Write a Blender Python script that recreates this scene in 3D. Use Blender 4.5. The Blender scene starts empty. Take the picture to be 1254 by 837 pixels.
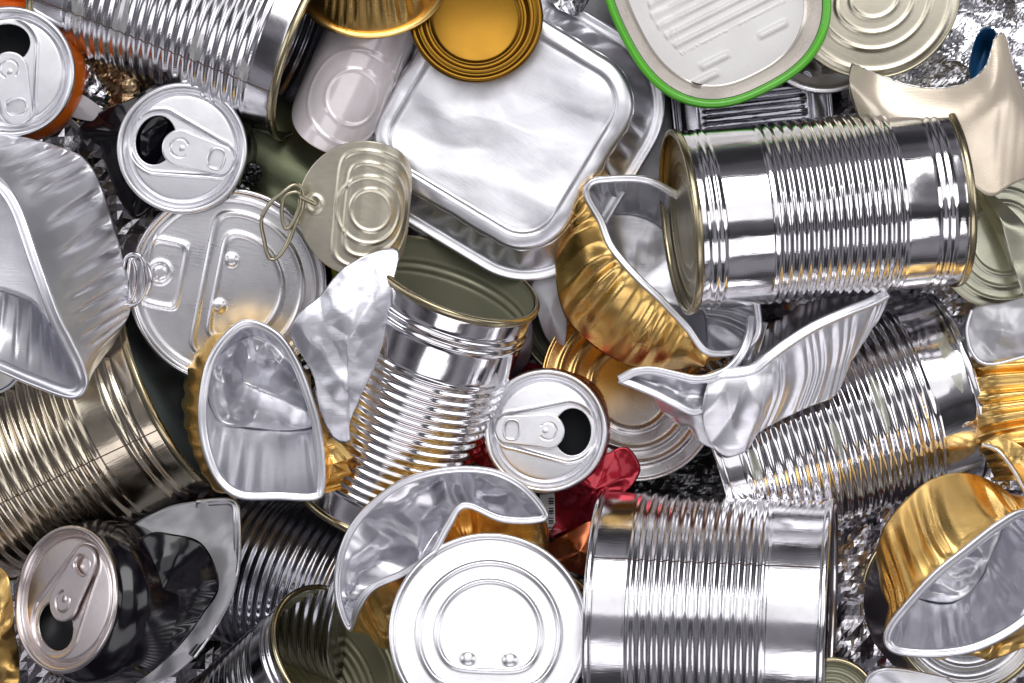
import bpy, math
import numpy as np
from mathutils import Vector, Matrix, Quaternion

# ------------------------------------------------------------------ camera, light, exposure
S = 1/3000.0          # one photo pixel at table height, in metres
H = 3600.0            # camera height in the same units
sc = bpy.context.scene
col = sc.collection
cam = bpy.data.cameras.new('camera'); camo = bpy.data.objects.new('camera', cam); col.objects.link(camo)
camo.location = (0, 0, H*S); cam.sensor_width = 36.0; cam.lens = 36.0*3600/1254
cam.clip_start = 0.02; cam.clip_end = 50
sc.camera = camo
w = bpy.data.worlds.new('World'); sc.world = w; w.use_nodes = True
bg = w.node_tree.nodes['Background']; bg.inputs[0].default_value = (0.86, 0.83, 0.92, 1); bg.inputs[1].default_value = 0.05
_n = w.node_tree.nodes; _l = w.node_tree.links       # uneven dim studio walls
_t = _n.new('ShaderNodeTexCoord'); _z = _n.new('ShaderNodeTexNoise'); _z.inputs['Scale'].default_value = 2.2; _z.inputs['Detail'].default_value = 1
_m = _n.new('ShaderNodeMapRange'); _m.inputs['From Min'].default_value = .42; _m.inputs['From Max'].default_value = .62; _m.inputs['To Min'].default_value = .03; _m.inputs['To Max'].default_value = .24
_l.new(_t.outputs['Generated'], _z.inputs['Vector']); _l.new(_z.outputs['Fac'], _m.inputs['Value']); _l.new(_m.outputs[0], bg.inputs[1])
sc.view_settings.view_transform = 'Standard'; sc.view_settings.look = 'None'
sc.view_settings.exposure = 0.25; sc.view_settings.gamma = 1.0
sc.render.engine = 'CYCLES'
sc.cycles.use_denoising = True
sc.cycles.max_bounces = 9; sc.cycles.glossy_bounces = 7; sc.cycles.diffuse_bounces = 3; sc.cycles.transmission_bounces = 3
sc.cycles.sample_clamp_indirect = 6.0
sc.cycles.caustics_reflective = False; sc.cycles.caustics_refractive = False

def softbox(name, loc, target, sx, sy, power, color=(1, 1, 1)):
    l = bpy.data.lights.new(name, 'AREA'); l.shape = 'RECTANGLE'; l.size = sx; l.size_y = sy
    l.energy = power; l.color = color
    o = bpy.data.objects.new(name, l); col.objects.link(o); o.location = loc
    d = Vector(target)-Vector(loc); o.rotation_euler = d.to_track_quat('-Z', 'Y').to_euler()
    return o
softbox('softbox_overhead', (0.05, 0.28, 1.60), (0.05, 0.28, 0), 1.35, 0.80, 3.0, (1.0, 0.99, 0.995))
softbox('softbox_key', (0.05, 1.05, 1.45), (0.05, 0.1, 0), 1.35, 0.95, 13.5, (1.0, 0.99, 0.995))
softbox('softbox_side', (-1.25, 0.25, 0.75), (0, 0, 0), 0.60, 1.1, 3.2, (0.95, 0.96, 1.0))
softbox('softbox_right', (1.2, 0.1, 0.9), (0, 0, 0), 0.55, 1.1, 3.0, (0.98, 0.97, 1.0))
softbox('softbox_front', (0.15, -0.95, 1.1), (0, 0, 0), 1.4, 0.6, 3.4, (0.98, 0.95, 1.0))

# ------------------------------------------------------------------ helpers
def WP(px, py, z):
    k = (H-z)/H
    return np.array([(px-627.0)*k, (418.5-py)*k, z])
def axis_of(ang, el):
    a, e = math.radians(ang), math.radians(el)
    return Vector((math.cos(a)*math.cos(e), -math.sin(a)*math.cos(e), math.sin(e)))
def frame(n, xd):
    """rotation whose Z is n and whose X is the image direction xd laid on the plane"""
    a = math.radians(xd); x = Vector((math.cos(a), -math.sin(a), 0))
    if n.cross(x).length < 1e-3: x = Vector((0, 0, 1))
    x = (x - n*x.dot(n)).normalized(); y = n.cross(x)
    m = Matrix((x, y, n)).transposed()
    return m.to_quaternion()
def thing(name, label, cat, p, q=None, group=None):
    """Empty at p (local units)"""
    o = bpy.data.objects.new(name, None); col.objects.link(o)
    o.empty_display_size = 0.01
    o.location = Vector(p)*S
    o.rotation_mode = 'QUATERNION'
    if q is not None: o.rotation_quaternion = q
    o['label'] = label; o['category'] = cat
    if group: o['group'] = group
    return o
def mk(name, V, F, mat, parent=None, smooth=True, mats=None, fmat=None):
    V = np.asarray(V, dtype=np.float64).reshape(-1, 3)*S
    me = bpy.data.meshes.new(name)
    me.from_pydata(V.tolist(), [], [list(f) for f in F])
    for m in (mats or [mat]): me.materials.append(m)
    if fmat is not None: me.polygons.foreach_set('material_index', fmat)
    me.polygons.foreach_set('use_smooth', [smooth]*len(me.polygons))
    me.update()
    o = bpy.data.objects.new(name, me); col.objects.link(o)
    if parent: o.parent = parent
    return o
def gridF(n, m, cu=False, cv=False):
    """faces for an n x m grid, u = first index"""
    nn = n if cu else n-1; mm = m if cv else m-1
    i, j = np.meshgrid(np.arange(nn), np.arange(mm), indexing='ij')
    i = i.ravel(); j = j.ravel(); i2 = (i+1) % n; j2 = (j+1) % m
    return np.stack([i*m+j, i2*m+j, i2*m+j2, i*m+j2], 1).tolist()
def grid(name, P, mat, parent=None, cu=False, cv=False, smooth=True, mats=None, fill=None):
    n, m, _ = P.shape; F = gridF(n, m, cu, cv)
    if fill == 'start': F = F+[[i*m for i in range(n)][::-1]]
    if fill == 'end': F = F+[[i*m+m-1 for i in range(n)]]
    return mk(name, P.reshape(-1, 3), F, mat, parent, smooth, mats)
def two_sided(o, th, mat2, off=-1.0):
    o.data.materials.append(mat2)
    md = o.modifiers.new('thickness', 'SOLIDIFY'); md.thickness = th*S; md.offset = off
    md.material_offset = 1; md.material_offset_rim = 1
    return o
def hashn(i, s): 
    return np.modf(np.abs(np.sin(i*12.9898+s*78.233)*43758.5453))[0]
def vnoise(P, lam, seed=0):
    P = np.asarray(P)/lam + seed*17.31
    I = np.floor(P); f = P-I; f = f*f*(3-2*f); out = 0
    for dx in (0, 1):
        for dy in (0, 1):
            for dz in (0, 1):
                h = hashn((I[..., 0]+dx)*1.0+(I[..., 1]+dy)*57.0+(I[..., 2]+dz)*113.0, seed+1)
                out = out + h*(f[..., 0] if dx else 1-f[..., 0])*(f[..., 1] if dy else 1-f[..., 1])*(f[..., 2] if dz else 1-f[..., 2])
    return out*2-1
def crease(P, lam, seed=0, k=5):
    """sharp straight folds, about -1..1"""
    r = np.random.RandomState(seed+11); out = 0; P = np.asarray(P)
    wv = vnoise(P, lam*1.7, seed)*0.55
    for i in range(k):
        d = r.normal(size=3); d /= np.linalg.norm(d); l = lam*r.uniform(0.7, 1.9)
        t = (P@d)/l + r.uniform() + wv*r.uniform(.5, 1.3)
        out = out + (np.abs(t-np.floor(t)-.5)*4-1)*(l/lam)
    return out/k
def facet(P, lam, seed=0):
    """flat facets with sharp folds between them, about -1..1"""
    P = np.asarray(P); x = P[..., 0]+.35*P[..., 2]; y = P[..., 1]+.55*P[..., 2]
    x = x+vnoise(P, lam*1.6, seed+4)*lam*.45; y = y+vnoise(P, lam*1.6, seed+7)*lam*.45
    a = .5+seed; u = (x*math.cos(a)+y*math.sin(a))/lam+seed*3.7; v = (-x*math.sin(a)+y*math.cos(a))/(lam*1.25)+seed*1.9
    i, j = np.floor(u), np.floor(v); fu, fv = u-i, v-j
    h = lambda p, q: hashn(p*17.13+q*91.7, seed+2)*2-1
    lo = h(i, j)*(1-fu)+h(i+1, j)*(fu-fv)+h(i+1, j+1)*fv
    hi = h(i, j)*(1-fv)+h(i, j+1)*(fv-fu)+h(i+1, j+1)*fu
    return np.where(fu >= fv, lo, hi)
def ccurve(C, K=12, closed=True):
    C = np.array(C, dtype=float); n = len(C); out = []
    segs = n if closed else n-1
    for i in range(segs):
        if closed: a, b, c, d = C[(i-1) % n], C[i], C[(i+1) % n], C[(i+2) % n]
        else: a, b, c, d = C[max(i-1, 0)], C[i], C[i+1], C[min(i+2, n-1)]
        for k in range(K):
            t = k/K
            out.append(.5*((2*b)+(-a+c)*t+(2*a-5*b+4*c-d)*t*t+(-a+3*b-3*c+d)*t**3))
    if not closed: out.append(C[-1])
    return np.array(out)
def img(C): return np.array([WP(*c) for c in C])
def normals(P, cu, cv):
    def dif(A, ax, c):
        if c: return np.roll(A, -1, ax)-np.roll(A, 1, ax)
        return np.gradient(A, axis=ax)
    n = np.cross(dif(P, 0, cu), dif(P, 1, cv)); l = np.linalg.norm(n, axis=2, keepdims=True)
    return n/np.maximum(l, 1e-9)
def loft(rings, K=12, M=10, closed=True, disp=None, lin=False):
    """rings: lists of world points with equal counts -> grid (u along the ring, v across)"""
    R = [ccurve(r, K, closed) for r in rings]
    R = np.array(R)                                   # rings, n, 3
    if lin or len(R) == 2:
        A = []
        for i in range(len(R)-1):
            for k in range(M): A.append(R[i]*(1-k/M)+R[i+1]*k/M)
        A.append(R[-1]); G = np.array(A)
    else:
        G = np.stack([ccurve(R[:, j], M, False) for j in range(R.shape[1])], 1)
    G = G.transpose(1, 0, 2)                          # u, v
    if disp is not None:
        n = normals(G, closed, False)
        u = np.linspace(0, 1, G.shape[0], endpoint=not closed)[:, None]; v = np.linspace(0, 1, G.shape[1])[None]
        d = disp(u, v, G)
        G = G+n*d[..., None]
    return G
def pleats(n, seed, sharp=1.0, jit=.35):
    r = np.random.RandomState(seed); ph = r.uniform(0, 6.28, 4); 
    def f(u):
        t = u*n + jit*np.sin(u*6.28*3+ph[0]) + jit*.6*np.sin(u*6.28*7+ph[1])
        return (np.abs(t-np.floor(t)-.5)*4-1)*(.75+.25*np.sin(u*6.28*5+ph[2]))
    return f
def cap(G_last, center, M=8, disp=None):
    """grid filling the last ring towards a centre point"""
    c = np.asarray(center, dtype=float)
    P = np.stack([G_last*(1-k/M)+c*(k/M) for k in range(M)]+[G_last*.012+c*.988], 1)
    return P
def tube(name, pts, r, mat, parent=None, closed=True, ns=8, flat=1.0):
    P = np.asarray(pts, dtype=float); n = len(P)
    T = (np.roll(P, -1, 0)-np.roll(P, 1, 0)) if closed else np.gradient(P, axis=0)
    T /= np.maximum(np.linalg.norm(T, axis=1, keepdims=True), 1e-9)
    up = np.array([0, 0, 1.0]); A = np.cross(T, up); l = np.linalg.norm(A, axis=1, keepdims=True)
    A = np.where(l > .05, A/np.maximum(l, 1e-9), np.array([1.0, 0, 0])); B = np.cross(A, T)
    rr = r if np.ndim(r) else np.full(n, r)
    th = np.arange(ns)*2*math.pi/ns
    G = P[:, None]+rr[:, None, None]*(np.cos(th)[None, :, None]*A[:, None]+flat*np.sin(th)[None, :, None]*B[:, None])
    F = gridF(n, ns, closed, True)
    if not closed: F += [list(range(ns))[::-1], [(n-1)*ns+i for i in range(ns)]]
    return mk(name, G, F, mat, parent)
def lathe(name, prof, mat, parent=None, N=128, warp=None, closed_prof=False):
    p = np.array(prof, dtype=float); th = np.arange(N)*2*math.pi/N
    G = np.stack([p[None, :, 0]*np.cos(th)[:, None], p[None, :, 0]*np.sin(th)[:, None], np.repeat(p[None, :, 1], N, 0)], 2)
    if warp: G = warp(G)
    return grid(name, G, mat, parent, cu=True, cv=closed_prof)
def plate(name, outlines, th, mat, parent, loc=(0, 0, 0), bev=1.0):
    """flat plate with holes: outlines = list of closed xy loops (first outer)"""
    cu = bpy.data.curves.new(name, 'CURVE'); cu.dimensions = '2D'; cu.fill_mode = 'BOTH'
    for ol in outlines:
        s = cu.splines.new('POLY'); s.points.add(len(ol)-1)
        for i, (x, y) in enumerate(ol): s.points[i].co = (x*S, y*S, 0, 1)
        s.use_cyclic_u = True
    cu.extrude = max(th/2-bev, .05)*S; cu.bevel_depth = bev*S; cu.bevel_resolution = 3
    t = bpy.data.objects.new('t', cu); col.objects.link(t)
    dg = bpy.context.evaluated_depsgraph_get(); me = bpy.data.meshes.new_from_object(t.evaluated_get(dg))
    bpy.data.objects.remove(t); bpy.data.curves.remove(cu)
    me.materials.clear(); me.materials.append(mat); me.name = name
    o = bpy.data.objects.new(name, me); col.objects.link(o); o.parent = parent; o.location = Vector(loc)*S
    return o
def ell(cx, cy, rx, ry, n=40, p=2.0):
    t = np.arange(n)*2*math.pi/n; c, s = np.cos(t), np.sin(t)
    return np.stack([cx+rx*np.sign(c)*np.abs(c)**(2/p), cy+ry*np.sign(s)*np.abs(s)**(2/p)], 1)

# ------------------------------------------------------------------ materials
def mat(name, color, metal=1.0, rough=.25, bump=.0, bscale=60, rvar=.08, scratch=0.0, coat=0, streak=None, trans=0, alpha=1, spots=0, tint=None, spec=None, thin=None, fac=None):
    m = bpy.data.materials.new(name); m.use_nodes = True; nt = m.node_tree; N = nt.nodes; L = nt.links
    b = N['Principled BSDF']; c = tuple(color)+(1,)
    b.inputs['Base Color'].default_value = c; b.inputs['Metallic'].default_value = metal
    b.inputs['Roughness'].default_value = rough; b.inputs['Coat Weight'].default_value = coat; b.inputs['Coat Roughness'].default_value = .06
    b.inputs['Transmission Weight'].default_value = trans; b.inputs['Alpha'].default_value = alpha
    if spec is not None: b.inputs['Specular IOR Level'].default_value = spec
    tc = N.new('ShaderNodeTexCoord'); mp = N.new('ShaderNodeMapping'); L.new(tc.outputs['Object'], mp.inputs[0])
    if streak: mp.inputs['Scale'].default_value = streak
    n1 = N.new('ShaderNodeTexNoise'); n1.inputs['Scale'].default_value = bscale; n1.inputs['Detail'].default_value = 6; L.new(mp.outputs[0], n1.inputs['Vector'])
    mr = N.new('ShaderNodeMapRange'); mr.inputs['From Min'].default_value = .3; mr.inputs['From Max'].default_value = .7
    mr.inputs['To Min'].default_value = max(rough-rvar, .02); mr.inputs['To Max'].default_value = rough+rvar
    n2 = N.new('ShaderNodeTexNoise'); n2.inputs['Scale'].default_value = 55; n2.inputs['Detail'].default_value = 5; L.new(tc.outputs['Object'], n2.inputs['Vector'])
    L.new(n2.outputs['Fac'], mr.inputs['Value']); L.new(mr.outputs[0], b.inputs['Roughness'])
    # slight tarnish: small changes of the metal's own colour
    mx = N.new('ShaderNodeMixRGB'); mx.inputs[1].default_value = c
    t = tint or tuple(x*.80 for x in color); mx.inputs[2].default_value = tuple(t)+(1,)
    cr = N.new('ShaderNodeMapRange'); cr.inputs['From Min'].default_value = .45; cr.inputs['From Max'].default_value = .75
    n3 = N.new('ShaderNodeTexNoise'); n3.inputs['Scale'].default_value = 28; n3.inputs['Detail'].default_value = 8; n3.inputs['Roughness'].default_value = .7
    L.new(tc.outputs['Object'], n3.inputs['Vector']); L.new(n3.outputs['Fac'], cr.inputs['Value']); L.new(cr.outputs[0], mx.inputs['Fac']); L.new(mx.outputs[0], b.inputs['Base Color'])
    last = None
    if bump > 0:
        bp = N.new('ShaderNodeBump'); bp.inputs['Strength'].default_value = bump; bp.inputs['Distance'].default_value = .0012
        L.new(n1.outputs['Fac'], bp.inputs['Height']); last = bp
    if scratch > 0:
        mp2 = N.new('ShaderNodeMapping'); mp2.inputs['Scale'].default_value = (1, 22, 1); mp2.inputs['Rotation'].default_value = (0.2, .1, .7); L.new(tc.outputs['Object'], mp2.inputs[0])
        n4 = N.new('ShaderNodeTexNoise'); n4.inputs['Scale'].default_value = 130; n4.inputs['Detail'].default_value = 4; L.new(mp2.outputs[0], n4.inputs['Vector'])
        bp2 = N.new('ShaderNodeBump'); bp2.inputs['Strength'].default_value = scratch; bp2.inputs['Distance'].default_value = .0004
        L.new(n4.outputs['Fac'], bp2.inputs['Height'])
        if last: L.new(last.outputs[0], bp2.inputs['Normal'])
        last = bp2
    if last: L.new(last.outputs[0], b.inputs['Normal'])
    return m
CHROME = mat('tin_chrome', (.86, .85, .87), 1, .09, .05, 45, .04, .06)
TIN = mat('tin_plate', (.80, .79, .82), 1, .15, .07, 50, .05, .09)
TIN_WARM = mat('tin_warm', (.62, .55, .43), 1, .18, .12, 50, .06, .15)
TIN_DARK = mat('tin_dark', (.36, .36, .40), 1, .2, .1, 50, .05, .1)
RIM = mat('rim_steel', (.70, .69, .70), 1, .22, .05, 60)
RIM_GOLD = mat('rim_gold', (.48, .42, .27), 1, .25, .05, 60)
ALU = mat('aluminium_brushed', (.86, .86, .88), 1, .30, .03, 90, .05, .09)
ALU_LID = mat('aluminium_lid', (.88, .88, .91), 1, .33, .03, 90, .05, .06)
ALU_PINK = mat('aluminium_rosy', (.80, .73, .72), 1, .30, .03, 90, .05, .06)
FOIL = mat('aluminium_foil', (.68, .68, .73), 1, .40, .18, 70, .08, .15)
FOIL_FROST = mat('foil_frosted', (.62, .62, .66), .9, .5, .22, 45, .06, .12)
FOIL_IN = mat('foil_lacquered_grey', (.84, .84, .88), .95, .34, .12, 60, .06, .1)
FOIL_WHITE = mat('foil_white', (.88, .88, .92), .95, .33, .12, 60, .06, .05)
FOIL_CRUSH = mat('foil_crushed', (.82, .82, .85), 1, .2, .12, 150, .05)
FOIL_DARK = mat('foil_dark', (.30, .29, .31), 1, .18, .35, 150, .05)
GOLD = mat('gold_lacquer', (.95, .64, .23), 1, .30, .14, 60, .07, .12, tint=(.76, .44, .10))
GOLD_FOIL = mat('gold_foil', (.9, .72, .42), 1, .18, .3, 140, .05, tint=(.6, .3, .16))
BROWN_GOLD = mat('brown_gold_lacquer', (.22, .115, .015), 1, .3, .05, 40, .06, 0, tint=(.22, .11, .018))
BRASS = mat('brass_lacquer', (.62, .48, .20), 1, .28, .06, 60)
CHAMP = mat('champagne_lacquer', (.76, .71, .57), 1, .33, .05, 60, .05, .12)
CHAMP_D = mat('champagne_dark', (.50, .46, .33), 1, .32, .05, 60, .05, .12)
CHAMP_G = mat('champagne_green', (.58, .58, .45), 1, .36, .05, 60, .05, .1)
BEIGE = mat('beige_metallic', (.80, .70, .56), .45, .26, .08, 40, .08, .08, tint=(.74, .63, .48))
OLIVE = mat('olive_lacquer', (.40, .40, .28), .3, .36, .05, 60, .05, .1)
SLATE = mat('slate_grey_enamel', (.16, .19, .18), 0, .45, .03, 60)
BLACK = mat('black_gloss_paint', (.005, .004, .007), 0, .14, .08, 60, .04, coat=.15)
OLIVE_L = mat('olive_lacquer_light', (.62, .60, .40), .55, .3, .05, 60, .05, .1)
BLACK_IN = mat('inside_shade_black', (.025, .027, .03), .1, .35)  # near-black: the shade inside openings is put into the colour
RED = mat('red_metallic_paint', (.40, .010, .026), .85, .24, .1, 60, .05, coat=.6, tint=(.25, .005, .02))
COPPER = mat('copper_lacquer', (.42, .14, .06), 1, .28, .1, 60, .05, tint=(.3, .05, .04))
ORANGE = mat('orange_paint', (.85, .17, .01), .25, .28, .05, 60, .05, coat=.5)
ORANGE_Y = mat('amber_paint', (.90, .32, .015), .25, .28, .05, 60, .05, coat=.5)
GREEN = mat('green_paint', (.11, .52, .025), 0, .28, .03, 60, .05, coat=.5)
GREEN_D = mat('dark_green_paint', (.015, .075, .03), 0, .25, .03, 60, .05, coat=.5)
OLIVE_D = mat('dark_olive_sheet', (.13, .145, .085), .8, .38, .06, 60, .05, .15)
YELLOW = mat('yellow_green_paint', (.45, .47, .03), .1, .35)
WHITE_EN = mat('white_enamel', (.86, .84, .83), 0, .30, .03, 60, .05, coat=.3, tint=(.76, .73, .71))
CREAM = mat('cream_enamel', (.78, .72, .65), .65, .26)
ROSE_WHITE = mat('rosy_white_enamel', (.84, .78, .79), .15, .16, .03, 50, .05, coat=.5, tint=(.72, .62, .64))
GREY = mat('grey_foil_coating', (.56, .56, .58), .45, .45, .15, 120, .05)
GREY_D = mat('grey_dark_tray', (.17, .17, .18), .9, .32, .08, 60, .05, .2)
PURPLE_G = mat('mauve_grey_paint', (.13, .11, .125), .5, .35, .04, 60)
BLUE = mat('blue_paint', (.01, .09, .22), .1, .35)
PINK = mat('pink_paint', (.65, .16, .2), .1, .35)
PAPER = mat('grey_paper', (.50, .48, .50), 0, .6, .06, 60)
SEAM = mat('seam_line', (.10, .06, .05), .3, .5)
GLUE = mat('glue_residue', (.80, .80, .78), 0, .30, .9, 260, .1, alpha=.38)
FAT = mat('waxy_residue', (.78, .80, .64), 0, .35, .8, 220, .1, alpha=.45)
INK = mat('black_ink', (.01, .01, .01), 0, .5)
LABEL = mat('label_white', (.75, .74, .74), 0, .4)
RIVET = mat('tab_metal', (.86, .86, .89), 1, .2, .03, 80)

# ------------------------------------------------------------------ kinds of thing
def rad_profile(L, R, ribs, beads, a, step=1.1):
    z = np.arange(0, L+.01, step); z[-1] = L
    r = np.full(len(z), float(R)-1.5)
    for z0, z1, n in ribs:
        t = (z-z0)/(z1-z0); k = (t > 0) & (t < 1)
        e = np.clip(np.minimum(t, 1-t)*n*1.5, 0, 1)
        r = r+np.where(k, (np.cos(2*np.pi*n*t)*-a)*e-a*.3*e, 0)
    for zb in beads: r = r+a*1.0*np.exp(-((z-zb)/2.6)**2)-a*.5*np.exp(-((z-zb-6)/2.6)**2)
    r = r+(-2.0)*np.exp(-(z/5)**2)+(-2.0)*np.exp(-((L-z)/5)**2)
    return z, r
def lid_h_rings(rs, a=1.6, w=2.2):
    return lambda x, y: sum(a*np.exp(-((np.hypot(x, y)-r)/w)**2) for r in rs)
def smax(a, b, k=6): return np.log(np.exp(a/k)+np.exp(b/k))*k
def dshape(r, c): return lambda x, y: smax(np.hypot(x, y)-r, -x-c)
def disc(name, R, h, m, parent, z=0, nr=70, na=220, bend=None, th=1.2, mat2=None, dome=0):
    rr = R*np.linspace(0.008, 1, nr); t = np.arange(na)*2*np.pi/na
    X = rr[None]*np.cos(t)[:, None]; Y = rr[None]*np.sin(t)[:, None]
    Z = z+h(X, Y)+dome*(1-(np.hypot(X, Y)/R)**2)
    G = np.stack([X, Y, Z], 2)
    if bend: G = bend(G)
    o = grid(name, G, m, parent, cu=True, fill='start'); o.data.flip_normals()
    if th: two_sided(o, th, mat2 or m)
    return o
def pips(ps, a=4.0, w=5): return lambda x, y: sum(a*np.exp(-(np.hypot(x-p, y-q)/w)**4) for p, q in ps)
def tin_can(name, label, c, ang, el, L, R, ribs, beads=(), a=2.2, m=TIN, front='lid', back='lid', rimm=RIM, lidm=None, inm=OLIVE,
            lidh=None, seam=None, warpa=1.0, seed=1, roll=0, rimw=4.0, group='ribbed food cans in the pile', lidx=None, recess=9, dome=2.0):
    ax = axis_of(ang, el)
    base = Vector(WP(*c))-ax*L/2
    q = frame(ax, lidx if lidx is not None else ang+90)
    t = thing(name, label, 'food can', base, q, group)
    z, r = rad_profile(L, R, ribs, beads, a)
    def warp(G):
        d = vnoise(G, 70, seed)*warpa+vnoise(G, 26, seed+3)*warpa*.25
        s = 1+d/np.maximum(np.hypot(G[..., 0], G[..., 1]), 1)
        G = G.copy(); G[..., 0] *= s; G[..., 1] *= s; return G
    body = lathe('body', np.stack([r, z], 1), m, t, 180, warp)
    rp = np.array([(-3.5, 0), (0, 0), (rimw*.55, 1), (rimw*.7, 3), (rimw*.7, 7), (rimw*.35, 9.5), (-1, 9.5), (-2.5, 8)], float)
    for k, kind in ((1, front), (0, back)):
        z0 = L if k else 0; s = -1 if k else 1
        pr = [(R-1+x, z0+s*(y-2)) for x, y in rp]
        if not k: pr = pr[::-1]
        lathe('rim', pr, rimm, t, 160, closed_prof=True)
        if kind == 'lid':
            zz = z0+s*recess
            hh = lidh or lid_h_rings([R*.82, R*.66, R*.5])
            rr = R-2.5; nr = 80
            rad = rr*np.linspace(.002, 1, nr); tt = np.arange(200)*2*np.pi/200
            X = rad[None]*np.cos(tt)[:, None]; Y = rad[None]*np.sin(tt)[:, None]
            edge = np.clip((np.hypot(X, Y)-(rr-4))/3.5, 0, 1)*(recess-2)
            Z = zz-s*(hh(X, Y)+edge)+s*0+(-s)*dome*(1-(np.hypot(X, Y)/R)**2)
            o = grid('end_panel', np.stack([X, Y, Z], 2), lidm or m, t, cu=True)
            if not k: o.data.flip_normals()
    if 'open' in (front, back):
        lathe('inner_wall', np.stack([r-2.2, z], 1)[::-1], inm, t, 160, warp)
        disc('inner_base', R-3, lid_h_rings([R*.8, R*.6], 1.2), inm, t, z=(12 if front == 'open' else L-12), th=0)
    if seam is not None:
        pts = []
        for zz, rr in zip(z[3:-3], r[3:-3]):
            p = warp(np.array([[[rr*math.cos(seam), rr*math.sin(seam), zz]]]))[0, 0]
            f = (math.hypot(p[0], p[1])+.25)/math.hypot(p[0], p[1]); pts.append((p[0]*f, p[1]*f, p[2]))
        tube('seam', pts, .75, SEAM, body, closed=False, ns=6)
    t['_'] = 0; del t['_']
    return t, body, (z, r, warp)
def on_can(body, zr, th0, th1, z0, z1, m, name='glue_residue', seed=0, off=.7):
    """ragged patch lying on a can wall"""
    z, r, warp = zr; n = 26
    P = [(0, 0)]; V = []; F = []
    rng = np.random.RandomState(seed)
    na = 36; nr = 7
    for i in range(na):
        a = i*2*np.pi/na; rag = .72+.28*rng.uniform()
        for j in range(nr):
            k = rag*(j)/(nr-1)
            th = (th0+th1)/2+(th1-th0)/2*k*math.cos(a); zz = (z0+z1)/2+(z1-z0)/2*k*math.sin(a)
            rr = np.interp(zz, z, r)
            V.append((th, zz, rr+off*(1.2-k)))
    V = np.array(V); G = np.stack([V[:, 2]*np.cos(V[:, 0]), V[:, 2]*np.sin(V[:, 0]), V[:, 1]], 1).reshape(na, nr, 3)
    return grid(name, warp(G), m, body, cu=True)
def drink_can(name, label, c, ang, el, opening, R, bodym, lidm=ALU_LID, tabm=None, body=True, neck=True, depth=26, flare=3, group='opened drink cans'):
    """lid centre c, lid normal (ang, el), opening towards image angle `opening`"""
    n = axis_of(ang, el); t = thing(name, label, 'drink can', WP(*c), frame(n, opening), group)
    k = R/76.0; tabm = tabm or lidm
    # rim
    pr = np.array([(R-9, -7), (R-7, -1), (R-4.5, 2.2), (R-2, 3), (R, 1.6), (R+1, -1.5), (R-.5, -4.5), (R-3, -5), (R-5, -4), (R-7, -9)])
    lathe('rim', pr, lidm, t, 160, closed_prof=True)
    # panel as polar grid, hole at the opening
    nr, na = 130, 300
    rad = (R-7)*np.linspace(.003, 1, nr); tt = np.arange(na)*2*np.pi/na
    X = rad[None]*np.cos(tt)[:, None]; Y = rad[None]*np.sin(tt)[:, None]; D = np.hypot(X, Y)
    groove = -5*np.exp(-((D-(R-11.5))/2.6)**2)+3.0*np.clip((D-(R-9))/2, 0, 1)
    # recess: tapered stadium
    def cap_sdf(x, y, x0, r0, x1, r1):
        h = np.clip((x-x0)/(x1-x0), 0, 1); return np.hypot(x-(x0+h*(x1-x0)), y)-(r0+h*(r1-r0))
    sd = cap_sdf(X, Y, -42*k, 21*k, 27*k, 37*k)
    rec = -2.6*(1/(1+np.exp(np.clip(sd/.9, -30, 30))))+1.1*np.exp(-((sd-1.5)/1.6)**2)
    Z = -6+groove+rec+2.6*(1-(D/R)**2)
    inside = ((X-33*k)/(24*k))**2+(Y/(30*k))**2 < 1
    G = np.stack([X, Y, Z], 2); F = np.array(gridF(na, nr, True)); ins = inside.ravel()
    F = F[~ins[F].all(1)]
    two_sided(mk('end_panel', G, F.tolist(), lidm, t), .8, lidm)
    e = ell(33*k, 0, 24.2*k, 30.2*k, 72); lip = np.concatenate([e, np.full((72, 1), -8.8)], 1)
    tube('opening_lip', lip, 1.3, lidm, t)
    # tab
    a = np.linspace(-1.9, 1.9, 26); nose = [(2*k+20*k*math.cos(x), 20*k*math.sin(x)) for x in a]
    b = np.linspace(math.pi-1.15, math.pi+1.15, 20); heel = [(-44*k+17*k*math.cos(x), 17*k*math.sin(x)) for x in b]
    hole = ell(-42*k, 0, 10*k, 12.5*k, 36, 2.6)[::-1]
    slot = [(3*k+12.6*k*math.cos(x), 12.6*k*math.sin(x)) for x in np.linspace(-2.6, 2.6, 30)]+[(3*k+9.0*k*math.cos(x), 9.0*k*math.sin(x)) for x in np.linspace(2.6, -2.6, 30)]
    tab = plate('tab', [nose+heel, hole, slot], 5.0, tabm, t, (0, 0, -.6), 2.0)
    lathe('rivet', [(0.01, 2.6), (3.6*k, 2.6), (5*k, 1.8), (5.6*k, .2), (7*k, -.4), (9*k, -1)], tabm, tab, 40)
    tube('tab_bead', [(x, y, 1.9) for x, y in hole], 1.5, tabm, tab)
    # interior seen through the opening
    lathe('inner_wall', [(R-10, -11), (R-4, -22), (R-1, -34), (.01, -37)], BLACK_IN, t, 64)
    if body:
        pr = [(R-5, -4.5), (R-3.5, -9), (R-1, -14), (R+flare*.5, -24), (R+flare, -34), (R+flare, -46), (R+flare, -depth-30)]
        def wp(G):
            d = crease(G, 60, int(R)+7, 5)*np.clip((-G[..., 2]-45)/40, 0, 1)*14
            s = 1+d/np.maximum(np.hypot(G[..., 0], G[..., 1]), 1)
            G = G.copy(); G[..., 0] *= s; G[..., 1] *= s; return G
        p2 = ccurve([(x, y, 0) for x, y in pr], 8, False)[:, :2]
        lathe('body', p2[::-1], bodym, t, 120, wp)
    return t
def at(px, py, z, root):
    return WP(px, py, z)-np.array(root.location)/S
def rel(P, root): return P-np.array(root.location)/S
def traced(name, label, cat, p, group=None): return thing(name, label, cat, WP(*p), None, group)
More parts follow.
